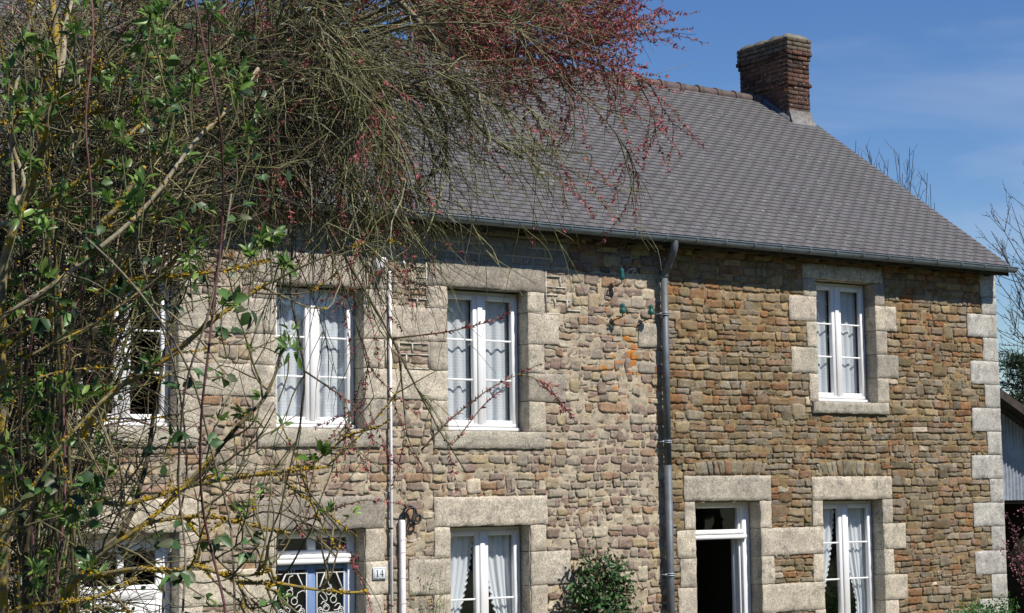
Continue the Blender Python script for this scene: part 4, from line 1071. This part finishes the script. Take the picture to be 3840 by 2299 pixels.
ebranch([(577, 1409, 5.6), (590, 1440, 5.6), (585, 1470, 5.6)], .006, .003, .9); ebranch([(671, 1409, 5.65), (640, 1420, 5.6), (672, 1433, 5.6)], .004, .003, .9)
ebranch([(768, 1427, 5.7), (800, 1395, 5.7), (822, 1330, 5.75), (830, 1280, 5.8)], .004, .002, .1, BRN[1])
ebranch([(296, 1289, 5.7), (313, 1255, 5.8), (341, 1176, 6.0), (361, 1090, 6.1), (379, 968, 6.1), (395, 860, 6.2), (440, 700, 6.3)], .009, .005, .1, BRN[0], 8)
ebranch([(393, 1229, 5.9), (438, 1190, 5.9), (486, 1152, 5.9), (521, 1093, 5.9), (570, 1038, 5.9), (639, 968, 6), (672, 900, 6.1), (690, 800, 6.2)], .009, .004, .15, BRN[1], 8)
ebranch([(-30, 1500, 5.5), (0, 1484, 5.5), (70, 1448, 5.5), (115, 1454, 5.5), (181, 1461, 5.5), (257, 1437, 5.6), (330, 1400, 5.7)], .010, .005, .8, None, 5, gp(-70, 5.5))
ebranch([(-20, 1330, 5.6), (14, 1281, 5.6), (70, 1204, 5.6), (104, 1135, 5.6), (139, 1097, 5.6), (160, 1055, 5.65), (226, 992, 5.7), (270, 950, 5.8)], .011, .005, .35, TAN[1], 8, gp(-60, 5.6))
ebranch([(-20, 500, 6.3), (10, 560, 6.3), (60, 440, 6.4), (20, 340, 6.4), (0, 310, 6.4)], .01, .006, .2, TANL); ebranch([(20, 650, 6.3), (35, 480, 6.4), (20, 300, 6.4), (70, 60, 6.5), (110, -40, 6.5)], .009, .005, .2, TANL, 8)
for _ in range(9):                                               # further stems deeper in the shrub
    x = R3.uniform(-60, 200); d_ = R3.uniform(6.2, 7.6); lean = R3.normal()*130+70
    ebranch([(x, 1500, d_), (x+lean*.3, 1000, d_), (x+lean*.7+R3.normal()*25, 550, d_), (x+lean*1.3+R3.normal()*40, R3.uniform(-60, 420), d_)], .011, .004, R3.choice([0, 0, 0, .15, .3]), TAN[R3.integers(3)]*R3.uniform(.2, .7), 10, gp(x*.6+40, d_))
def tuft(p, d, rng, n=8, L=(.02, .046), pal=GRN):
    d = np.asarray(d)/np.linalg.norm(d); D = nrm(d[None]*rng.uniform(.2, 1.2, (n, 1))+rng.normal(size=(n, 3))*.75)
    l_ = rng.uniform(*L, n); c = pal[rng.integers(len(pal), size=n)]*rng.uniform(.6, 1.25, (n, 1))
    EF.leaves(np.tile(p, (n, 1))+D*.008, D, np.array([.2, -.5, .8])+rng.normal(size=(n, 3))*.6, l_, l_*rng.uniform(.32, .5, n), c, .22, .25)
for q, r1, tw, li in list(EBR):
    for _ in range(tw):
        i = int(R3.integers(2, len(q))); t = tang(q, i)
        s = grow(q[i], t*R3.uniform(.2, 1)+rperp(t, R3)*.8+UPZ*.25, R3.uniform(.12, .5), 8, .12, -.03, R3)
        if over_plate(s): continue
        c = TAN[R3.integers(3)]*R3.uniform(.4, 1.15); EB.tube(s, np.linspace(.004, .002, 9), 5, c, cap=False)
        if R3.random() < li*.5: lich(s, np.full(9, .003), R3, .35)
        if R3.random() < .15: tuft(s[-1], s[-1]-s[-2], R3)
        for _ in range(2):
            j = int(R3.integers(2, 9)); s2 = grow(s[j], tang(s, j)+rperp(tang(s, j), R3)*.9, R3.uniform(.06, .22), 5, .12, -.02, R3)
            if over_plate(s2): continue
            EB.tube(s2, np.linspace(.0028, .0014, 6), 4, c, cap=False)
            if R3.random() < .09: tuft(s2[-1], s2[-1]-s2[-2], R3, 5)
TUFTS = [(384, 51), (395, 30), (414, 78), (390, 125), (414, 190), (462, 207), (573, 220), (590, 200), (343, 258), (397, 356), (265, 210), (78, 288), (217, 17), (516, 27), (526, 163), (570, 380), (470, 180), (655, 562), (611, 620), (679, 643), (640, 570), (95, 667), (44, 701), (204, 688),
         (699, 854), (45, 585), (319, 508), (153, 942), (764, 1103), (591, 1003), (580, 1246), (104, 1243), (163, 1423), (108, 1076), (268, 1142), (180, 180), (410, 290), (425, 255), (300, 420), (60, 100), (20, 180), (330, 700), (250, 470), (540, 740), (600, 330), (350, 150), (475, 590)]
TUFTS += [(float(R3.uniform(-20, 470)), float(R3.uniform(0, 1000))) for _ in range(36)]+[(float(R3.uniform(-20, 230)), float(R3.uniform(900, 1450))) for _ in range(16)]
for dx_, dy_ in TUFTS:
    d_ = R3.uniform(5.6, 6.3); p = at(dx_, dy_, d_)
    s = spline([p+np.array([R3.normal()*.02, .02, -.16]), p+np.array([R3.normal()*.01, 0, -.07]), p], 6); EB.tube(s, .0025, 5, TAN[1], cap=False)
    for _ in range(3): tuft(p+R3.normal(size=3)*.012, UPZ+R3.normal(size=3)*.5, R3, 6, (.028, .06))
EB.build('branch', M['bark'], eld, smooth=True); EBL.build('lichened_branch', M['lbark'], eld, smooth=True); EL.build('lichen', M['lichen'], eld); EF.build('foliage', M['leaf'], eld, smooth=True)

# ---- bramble with long canes and broad leaves
R4 = np.random.default_rng(44)
BB, BF = MB(), MB()
bb_ = at(540, 1600, 5.6); bra = empty('bramble_bush', (bb_[0], bb_[1], 0)); tag(bra, 'bramble with long purple canes and dark toothed leaves hanging through the shrub', 'bramble')
PUR = np.array((.16, .075, .075))
CANES = [[(553, 1490), (521, 1368), (493, 1263), (483, 1163), (487, 968), (502, 891), (512, 772), (533, 620), (543, 484), (540, 441), (536, 305), (523, 238), (506, 170), (489, 85), (468, -20)],
         [(440, 1490), (455, 1330), (430, 1210), (432, 1100), (450, 900), (500, 790), (548, 560), (560, 470)], 
         [(570, 1490), (560, 1250), (515, 1110), (480, 950), (440, 850), (350, 720), (280, 640), (190, 560)], [(130, 1484), (160, 1200), (150, 900), (200, 700), (230, 500), (200, 300), (230, 100), (220, -20)],
         [(395, 1400), (420, 1300), (460, 1150), (430, 900), (395, 800), (340, 640), (330, 560)], [(60, 1484), (90, 1300), (40, 1100), (60, 900), (90, 800), (60, 700)]]
BGR = np.array([(.035, .08, .02), (.05, .11, .028), (.07, .14, .035), (.025, .055, .016), (.075, .09, .035)])
def bleaf(p, d, L, rng):
    for a_ in (-.9, 0, .9):
        dd = np.asarray(d)*(1.2 if a_ == 0 else .7)+np.cross(d, UPZ)*a_+rng.normal(size=3)*.12
        BF.leaves([p+nrm(dd)*L*.12], [dd], [np.array([.3, -.7, .6])+rng.normal(size=3)*.35], L*(1 if a_ == 0 else .8), L*.62, BGR[rng.integers(5)]*rng.uniform(.7, 1.3), .18, .2)
for ci, cn in enumerate(CANES):
    dd = 5.2+.25*ci*.7; pts = [at(x, y, dd+.1*math.sin(i)) for i, (x, y) in enumerate(cn)]; pts = [np.array((pts[0][0], pts[0][1], -.05))]+pts
    q = spline(pts, 70); BB.tube(q, np.linspace(.0055, .003, 70), 6, PUR*R4.uniform(.6, 1.2) if ci in (0, 3, 5) else np.array((.2, .165, .12)))
    for i in range(24, 70):
        if R4.random() < (.2 if ci else .32):
            t = tang(q, i); d = nrm(rperp(t, R4)+UPZ*.2); s = grow(q[i], d, R4.uniform(.05, .13), 5, .15, .06, R4); BB.tube(s, .0016, 4, PUR*.8, cap=False)
            bleaf(s[-1], nrm(s[-1]-s[-2]), R4.uniform(.038, .062), R4)
        if i % 2 == 0:
            t = tang(q, i); r = rperp(t, R4); BB.tube([q[i], q[i]+r*.010-t*.004], [.0016, .0003], 3, PUR, cap=False)
for x, y, d_ in ((222, 1160, 5.3), (235, 1190, 5.3), (215, 1275, 5.3), (180, 1230, 5.35), (185, 1335, 5.3), (435, 1410, 5.1), (225, 570, 5.6), (290, 680, 5.7), (560, 810, 5.7), (470, 890, 5.6), (110, 1190, 5.5), (60, 1150, 5.6), (30, 1230, 5.5), (140, 1150, 5.6), (520, 1310, 5.3), (590, 1320, 5.3), (90, 780, 5.6), (110, 700, 5.6), (600, 760, 5.8), (160, 740, 5.5)):
    for _ in range(2): bleaf(at(x+R4.normal()*10, y+R4.normal()*10, d_), nrm(R4.normal(size=3)+np.array([0, 0, -.5])), R4.uniform(.042, .07), R4)
BB.build('cane', M['bark'], bra, smooth=True); BF.build('foliage', M['ivy'], bra, smooth=True)

# ---- bare hedge thicket behind, the dark twiggy mass at the left
R5 = np.random.default_rng(55)
hb = at(150, 1600, 8.2); hed = empty('hawthorn_hedge', (hb[0], hb[1], 0)); tag(hed, 'dense dark thicket of bare twigs and ivy behind the elder shrub', 'hedge')
HB, HT, HF = MB(), MB(), MB()
HC = np.array([(.035, .03, .02), (.055, .045, .03), (.085, .068, .045), (.14, .135, .06), (.085, .05, .037), (.23, .215, .10)])
hq = []
for k in range(58):
    x = R5.uniform(120, 500) if k < 18 else R5.uniform(-170, 110); d_ = R5.uniform(7.2, 9.0); top = R5.uniform(-80, 500) if x < 480 else R5.uniform(-80, 250)
    lean = R5.normal()*110+40
    if k < 18: lean = abs(lean)*.4; gx, mx_, m2 = x*.15-40, x*.42, x*.74+R5.normal()*15
    else: gx, mx_, m2 = x, x+lean*.3, x+lean*.6+R5.normal()*20
    q = spline([gp(gx, d_), at(mx_, 1250, d_), at(m2, 800, d_), at(x+lean+R5.normal()*40, (800+top)/2, d_), at(x+lean*1.4+R5.normal()*60, top, d_)], 34)
    HB.tube(q, np.linspace(.013, .004, 34)*R5.uniform(.45, .95), 6, HC[R5.integers(6)]*R5.uniform(.6, 1.2)); hq.append(q)
for hk, q in enumerate(hq):
    for _ in range(34):
        i = int(8+25*R5.random()**.55*.999); px_, py_ = pix(q[i])
        if 90 < px_ < 540 and 600 < py_ < 1120 and R5.random() < .88: continue       # the thicket is thin there
        if hk < 18: i = max(i, int(R5.integers(21, 33))); t = tang(q, i); hi = q[i][2]
        s = grow(q[i], t*.4+rperp(t, R5), R5.uniform(.2, .7), 8, .16, .0, R5); c = HC[R5.integers(6)]*R5.uniform(.6, 1.3)
        HT.tube(s, np.linspace(.0042, .0018, 9), 4, c, cap=False)
        for _ in range(4):
            j = int(R5.integers(1, 9)); s2 = grow(s[j], tang(s, j)*.6+rperp(tang(s, j), R5), R5.uniform(.1, .42), 5, .2, .0, R5); HT.tube(s2, np.linspace(.0026, .0012, 6), 3, c*R5.uniform(.8, 1.3), cap=False)
        if R5.random() < .45:
            n = int(R5.integers(2, 6)); l_ = R5.uniform(.025, .06, n); D = nrm(R5.normal(size=(n, 3)))
            HF.leaves(s[R5.integers(3, 9, n)], D, np.array([.3, -.6, .6])+R5.normal(size=(n, 3))*.5, l_, l_*.75, np.array([.028, .062, .018])*R5.uniform(.5, 1.6, (n, 1)), .1, .1)
HB.build('stem', M['bark'], hed, smooth=True); HT.build('twig', M['bark'], hed); HF.build('ivy', M['ivy'], hed)

# ---- plants by the house
R6 = np.random.default_rng(66)
def leafy(name, label, cat, base, centre, rad, n, L, pal, stems=10, mat='ivy', ratio=.5, clump=40, stem_col=(.09, .06, .04)):
    e = empty(name, (base[0], base[1], 0)); tag(e, label, cat)
    st, fo = MB(), MB(); c = np.array(centre); rad = np.array(rad)
    K_ = nrm(R6.normal(size=(clump, 3)))*(R6.random((clump, 1))**.45); K_ = c+K_*rad
    for kk in K_:
        q = spline([(base[0]+R6.normal()*.05, base[1]+R6.normal()*.03, -.03), (base[0]*.5+kk[0]*.5, base[1]*.6+kk[1]*.4, kk[2]*.5), kk], 12); st.tube(q, np.linspace(.008, .002, 12), 5, stem_col, cap=False)
    i = R6.integers(clump, size=n); P = K_[i]+R6.normal(size=(n, 3))*rad*.17
    l_ = R6.uniform(*L, n); col = np.array(pal)[R6.integers(len(pal), size=n)]*R6.uniform(.6, 1.35, (n, 1))
    fo.leaves(P, nrm(R6.normal(size=(n, 3))+np.array([0, -.3, -.1])), np.array([.1, -.6, .7])+R6.normal(size=(n, 3))*.5, l_, l_*ratio, col, .2, .25)
    st.build('stem', M['bark'], e, smooth=True); fo.build('foliage', M[mat], e, smooth=True)
    return e
cl = [(.03, .085, .024), (.05, .125, .032), (.022, .06, .02), (.075, .17, .045), (.08, .065, .03)]
e = leafy('climbing_shrub', 'dark green climbing shrub against the wall left of the downpipe', 'climber', (1.0, -.25), (1.03, -.28, 1.45), (.50, .22, .60), 2900, (.04, .085), cl, clump=48)
sp = MB()
for x, zz in ((.75, 2.05), (.95, 2.16), (1.15, 2.1), (1.5, 1.75), (1.62, 1.55), (.55, 1.6), (1.35, 1.95), (.5, 1.35)):
    s = spline([(1.0, -.28, 1.5), ((1+x)/2, -.3, (1.5+zz)/2+.05), (x, -.32, zz)], 10); sp.tube(s, np.linspace(.005, .002, 10), 5, (.12, .06, .04), cap=False)
    n = 26; i = R6.integers(4, 10, n); l_ = R6.uniform(.03, .06, n)
    sp.leaves(s[i], nrm(R6.normal(size=(n, 3))), np.array([.1, -.6, .7])+R6.normal(size=(n, 3))*.5, l_, l_*.45, np.where(R6.random((n, 1)) < .45, (.10, .045, .03), (.045, .10, .03))*R6.uniform(.7, 1.2, (n, 1)), .2, .25)
sp.build('shoot', M['ivy'], e)
e = empty('young_shrub', (-1.2, -.15, 0)); tag(e, 'thin pale green seedling in front of the wall beside the white duct', 'plant')
st, fo = MB(), MB()
for _ in range(9):
    x = -1.25+R6.normal()*.13; zz = R6.uniform(1.45, 1.98); s = spline([(-1.2, -.15, -.02), ((-1.2+x)/2, -.14, .8), (x, -.12+R6.normal()*.03, zz)], 14); st.tube(s, np.linspace(.005, .0015, 14), 5, (.2, .2, .08), cap=False)
    n = 26; i = R6.integers(8, 14, n); l_ = R6.uniform(.02, .045, n)
    fo.leaves(s[i]+R6.normal(size=(n, 3))*.02, nrm(R6.normal(size=(n, 3))), np.array([.1, -.6, .7])+R6.normal(size=(n, 3))*.5, l_, l_*.35, np.array([.17, .25, .06])*R6.uniform(.6, 1.3, (n, 1)), .2, .2)
st.build('stem', M['bark'], e, smooth=True); fo.build('foliage', M['leaf'], e)

p = on_plane(2390, 1484, -1.2)
leafy('box_shrub', 'bright green leafy shrub at the foot of the right corner', 'shrub', (p[0], -1.2), (p[0]-.02, -1.2, p[2]-.25), (.62, .4, .42), 4200, (.03, .055), [(.07, .19, .03), (.09, .23, .04), (.05, .13, .03)], mat='leaf', clump=60)
p = on_plane(2462, 1290, -1.6)
e = empty('flowering_shrub', (p[0]+.5, -1.6, 0)); tag(e, 'shrub with pink blossom clusters reaching in beside the dark shed', 'shrub')
st, fo, fl = MB(), MB(), MB()
for dx_, dy_ in ((2436, 1340), (2450, 1290), (2470, 1350), (2440, 1250), (2475, 1240), (2462, 1320), (2425, 1305), (2480, 1290), (2455, 1370), (2490, 1330), (2500, 1250)):
    t_ = on_plane(dx_, dy_, -1.6+R6.normal()*.12); s = spline([(p[0]+.5, -1.6, -.02), (p[0]+.42, -1.6, t_[2]*.6), t_], 14); st.tube(s, np.linspace(.010, .003, 14), 5, (.07, .05, .04), cap=False)
    n = 30; i = R6.integers(10, 14, n); l_ = R6.uniform(.02, .035, n)
    fl.leaves(s[i]+R6.normal(size=(n, 3))*.045, nrm(R6.normal(size=(n, 3))), R6.normal(size=(n, 3)), l_, l_*.8, np.array([.42, .17, .21])*R6.uniform(.6, 1.3, (n, 1)), .2, .1)
    n = 10; fo.leaves(s[R6.integers(6, 14, n)], nrm(R6.normal(size=(n, 3))), R6.normal(size=(n, 3)), .04, .016, np.array([.09, .10, .03]), .2, .2)
st.build('stem', M['bark'], e, smooth=True); fl.build('blossom', M['leaf'], e); fo.build('foliage', M['leaf'], e)

# ------------------------------------------------------------------ shed at the right
sd = empty('shed', (10.2, 2.6, 0)); tag(sd, 'open shed with corrugated iron front and dark board roof beyond the right corner', 'shed')
SY = 2.2
tl, br_ = on_plane(2422, 1000, SY), on_plane(2500, 1210, SY)
zb_, ztp = br_[2], on_plane(2430, 945, SY)[2]
xs = np.linspace(8.75, 12.5, 300); V = []
r0, r1 = on_plane(2424, 952, SY-.5), on_plane(2479, 992, SY-.5); sl_ = (r1[2]-r0[2])/(r1[0]-r0[0])
for top_ in (0, 1): V += [(x, SY+.018*math.sin(x*2*math.pi/.085), max(r0[2]+(x-r0[0])*sl_-.005, zb_+.02) if top_ else zb_) for x in xs]
cs = MB(); n = len(xs); cs.add(V, quads=[(j, j+1, n+j+1, n+j) for j in range(n-1)]); cs.add([(a_, b_+.004, c_) for a_, b_, c_ in V], quads=[(j, n+j, n+j+1, j+1) for j in range(n-1)])
cs.build('corrugated_sheet', M['corr'], sd, smooth=True)
rb_ = MB()
r0, r1 = on_plane(2424, 952, SY-.5), on_plane(2479, 992, SY-.5)
sl_ = (r1[2]-r0[2])/(r1[0]-r0[0])
for k in range(9):
    y0, y1 = SY-.5+k*.36, SY-.5+(k+1)*.36-.01
    V = [(8.70, y, r0[2]+(8.7-r0[0])*sl_+dz) for dz in (0, .05) for y in (y0, y1)]+[(12.8, y, r0[2]+(12.8-r0[0])*sl_+dz) for dz in (0, .05) for y in (y0, y1)]
    rb_.add(V, quads=[(0, 1, 3, 2), (4, 6, 7, 5), (0, 4, 5, 1), (2, 3, 7, 6), (0, 2, 6, 4), (1, 5, 7, 3)])
rb_.add([(8.70, SY-.52, r0[2]+(8.7-r0[0])*sl_-.09), (12.8, SY-.52, r0[2]+(12.8-r0[0])*sl_-.09), (12.8, SY-.52, r0[2]+(12.8-r0[0])*sl_+.055), (8.70, SY-.52, r0[2]+(8.7-r0[0])*sl_+.055)], quads=[(0, 1, 2, 3)])
rb_.build('roof', M['wood'], sd)
bk = MB(); bk.box(8.72, 12.6, 5.2, 5.25, 0, 4.6); bk.box(8.70, 8.74, SY+.05, 5.2, 0, zb_+.3); bk.box(12.55, 12.6, SY+.05, 5.2, 0, 2.9); bk.build('back_wall', M['wood'], sd)
po = MB(); po.bbox(8.78, 8.90, SY+.04, SY+.16, 0, zb_+.2, .01); po.bbox(12.3, 12.42, SY+.04, SY+.16, 0, 2.9, .01); po.bbox(8.76, 12.5, SY+.05, SY+.15, zb_-.06, zb_+.06, .01); po.build('post', M['wood'], sd)

# ------------------------------------------------------------------ trees beyond
R7 = np.random.default_rng(77)
def bare_tree(name, label, base, tops, rt_, d_, r0, n2=6, L2=(.5, 1.4), upk=.7, bud=False, col=(.09, .075, .06)):
    e = empty(name, (base[0], base[1], 0)); tag(e, label, 'tree', 'bare trees behind the house')
    t, c, bu = MB(), MB(), MB()
    crotch = np.array([base[0], base[1], rt_]); q = spline([(base[0], base[1], -.1), (base[0]+.05, base[1], rt_*.5), crotch], 14); t.tube(q, np.linspace(r0, r0*.6, 14), 9, col)
    for (x, y) in tops:
        p_ = at(x, y, d_+R7.normal()*.6); q = spline([crotch, crotch*.55+p_*.45+np.array([R7.normal()*.25, R7.normal()*.25, -.3]), p_], 22); c.tube(q, np.linspace(r0*.22, .006, 22), 5, col, cap=False)
        for _ in range(n2):
            i = int(R7.integers(9, 21)); tt_ = tang(q, i); s = grow(q[i], tt_*.6+rperp(tt_, R7)*.7+UPZ*upk*.5, R7.uniform(*L2)*(1-.4*i/22), 8, .06, -.06, R7); c.tube(s, np.linspace(.009, .004, 9), 4, col, cap=False)
            for _ in range(2):
                j = int(R7.integers(2, 8)); s2 = grow(s[j], tang(s, j)+rperp(tang(s, j), R7)*.7, R7.uniform(.15, .5), 5, .08, -.06, R7); c.tube(s2, np.linspace(.005, .003, 6), 3, col, cap=False)
                if bud: bu.leaves(s2[1:], nrm(R7.normal(size=(5, 3))), R7.normal(size=(5, 3)), .035, .022, (.10, .085, .06), .2, .1)
    t.build('trunk', M['bark'], e, smooth=True); c.build('crown', M['bark'], e)
    if bud: bu.build('bud', M['bud'], e)
b1 = at(2170, 1250, 40)
bare_tree('bare_tree', 'leafless ash whose upright twigs rise over the roof edge behind', (b1[0], b1[1]), [(2072, 340), (2085, 370), (2098, 350), (2105, 365), (2122, 395), (2165, 362), (2150, 385), (2176, 372), (2212, 365), (2202, 358), (2196, 385), (2232, 425), (2252, 445), (2245, 420), (2140, 400), (2262, 490), (2185, 420)], 4.5, 40, .10, 3, (.4, .9), 1.3)
b2 = at(2640, 1250, 36)
bare_tree('bare_tree', 'bare budding tree at the right edge beyond the gable', (b2[0], b2[1]), [(2400, 560), (2408, 520), (2425, 600), (2440, 640), (2415, 680), (2450, 500), (2470, 560), (2478, 440), (2460, 720), (2430, 760), (2490, 480), (2500, 620), (2445, 800), (2520, 420), (2420, 840), (2475, 660)], 4.5, 36, .11, 7, (.5, 1.2), .5, True)
b3 = at(2492, 1250, 33); e = empty('conifer_tree', (b3[0], b3[1], 0)); tag(e, 'dark evergreen conifer behind the shed roof', 'tree')
top = at(2490, 860, 33)[2]
t, c = MB(), MB(); t.tube([(b3[0], b3[1], -.1), (b3[0], b3[1], top)], [.16, .02], 9, (.07, .05, .035))
for k in range(130):
    h = R7.uniform(.8, top); L = (top-h)*.22+.45; a_ = R7.uniform(0, 6.28); d = np.array([math.cos(a_), math.sin(a_), .25]); s = grow((b3[0], b3[1], h), d, L*R7.uniform(.6, 1.1), 8, .08, .02, R7); c.tube(s, np.linspace(.012, .004, 9), 4, (.06, .05, .03), cap=False)
    n = 70; i = R7.integers(2, 9, n); l_ = R7.uniform(.07, .15, n)
    c.leaves(s[i]+R7.normal(size=(n, 3))*.05, nrm(d[None]+R7.normal(size=(n, 3))*.8), R7.normal(size=(n, 3)), l_, l_*.16, np.array([.03, .055, .022])*R7.uniform(.5, 1.5, (n, 1)), .1, .1)
t.build('trunk', M['bark'], e); c.build('crown', M['leaf'], e)

# ------------------------------------------------------------------ trees added out of view: they block low sky light and show in the panes
R8 = np.random.default_rng(88)
wl = MB()
for k in range(150):
    x = -75+150*(k+R8.random())/90; y = -48-R8.random()*14+abs(x)*.25; h = R8.uniform(11, 18); r = R8.uniform(2.4, 4.5)
    if k >= 90: x = -60+260*(k-90+R8.random())/60; y = 115+R8.random()*20; h = R8.uniform(4, 6.5)
    wl.tube([(x, y, -.1), (x+R8.normal()*.3, y, h*.5), (x+R8.normal()*.5, y, h*.9)], [.3, .2, .05], 6, (.08, .06, .045))
    n = 260; P = nrm(R8.normal(size=(n, 3)))*R8.random((n, 1))**.4*np.array([r, r, h*.46])+np.array([x, y, h*.52])
    l_ = R8.uniform(.6, 1.3, n); wl.leaves(P, R8.normal(size=(n, 3)), R8.normal(size=(n, 3)), l_, l_*.7, np.array([.06, .075, .03])*R8.uniform(.5, 1.5, (n, 1)))
tag(wl.build('added_trees', M['leaf']), 'unseen trees added to block low sky light, with a far tree row', 'wood', kind='stuff')

# ------------------------------------------------------------------ ground
gm = NT('ground_turf'); gm.bump(gm.noise(6, 6), .5, .05)
gmat = gm.base(gm.mix(gm.ramp(gm.noise(.4, 5), .4, .6), (.05, .075, .025), (.11, .10, .07)), .95, .1)
g = MB(); g.add([(-400, -400, 0), (400, -400, 0), (400, 400, 0), (-400, 400, 0)], quads=[(0, 1, 2, 3)])
tag(g.build('ground', gmat), 'grass and gravel ground round the house', 'ground', kind='structure')

# ------------------------------------------------------------------ light, sky, camera
SUN_AZ, SUN_EL = math.radians(20), math.radians(49)
sv = Vector((math.sin(SUN_AZ)*math.cos(SUN_EL), -math.cos(SUN_AZ)*math.cos(SUN_EL), math.sin(SUN_EL)))
sun = bpy.data.lights.new('sun', 'SUN'); sun.energy = 5.0; sun.angle = math.radians(.53); sun.color = (1, .945, .86)
so = bpy.data.objects.new('sun', sun); COL.objects.link(so); so.rotation_euler = sv.to_track_quat('Z', 'Y').to_euler(); so.location = (0, -20, 30)
w = bpy.data.worlds.new('World'); S.world = w; w.use_nodes = True; nt = w.node_tree; bg = nt.nodes['Background']
sky = nt.nodes.new('ShaderNodeTexSky'); sky.sky_type = 'NISHITA'; sky.sun_disc = False; sky.sun_elevation = SUN_EL
sky.sun_rotation = math.atan2(sv.x, sv.y); sky.air_density = 1.0; sky.dust_density = .0; sky.ozone_density = 4.0
tc = nt.nodes.new('ShaderNodeTexCoord'); mp = nt.nodes.new('ShaderNodeMapping'); mp.inputs['Scale'].default_value = (3, 3, 11); mp.inputs['Rotation'].default_value = (.25, -.2, .3)
no = nt.nodes.new('ShaderNodeTexNoise'); no.inputs['Scale'].default_value = 1.5; no.inputs['Detail'].default_value = 6; no.inputs['Distortion'].default_value = .4
rm = nt.nodes.new('ShaderNodeMapRange'); rm.inputs['From Min'].default_value = .50; rm.inputs['From Max'].default_value = .78; rm.inputs['To Max'].default_value = .32
mx = nt.nodes.new('ShaderNodeMix'); mx.data_type = 'RGBA'; mx.inputs[7].default_value = (6.0, 6.6, 7.6, 1)
nt.links.new(tc.outputs['Generated'], mp.inputs[0]); nt.links.new(mp.outputs[0], no.inputs['Vector']); nt.links.new(no.outputs['Fac'], rm.inputs['Value']); nt.links.new(rm.outputs[0], mx.inputs[0])
hs = nt.nodes.new('ShaderNodeHueSaturation'); hs.inputs['Saturation'].default_value = 1.22; hs.inputs['Hue'].default_value = .511; nt.links.new(sky.outputs[0], hs.inputs['Color']); nt.links.new(hs.outputs[0], mx.inputs[6]); nt.links.new(mx.outputs[2], bg.inputs['Color']); bg.inputs['Strength'].default_value = .092

cam = bpy.data.cameras.new('camera'); co = bpy.data.objects.new('camera', cam); COL.objects.link(co)
co.matrix_world = Matrix(((RT[0], UP[0], -FW[0], CAM[0]), (RT[1], UP[1], -FW[1], CAM[1]), (RT[2], UP[2], -FW[2], CAM[2]), (0, 0, 0, 1)))
cam.sensor_width = 36; cam.sensor_fit = 'HORIZONTAL'; cam.lens = FPX/PW*36; cam.clip_end = 2000; cam.clip_start = .05
S.camera = co
S.view_settings.view_transform = 'Standard'; S.view_settings.look = 'None'; S.view_settings.exposure = .25; S.view_settings.gamma = 1
S.cycles.max_bounces = 8; S.cycles.transparent_max_bounces = 12
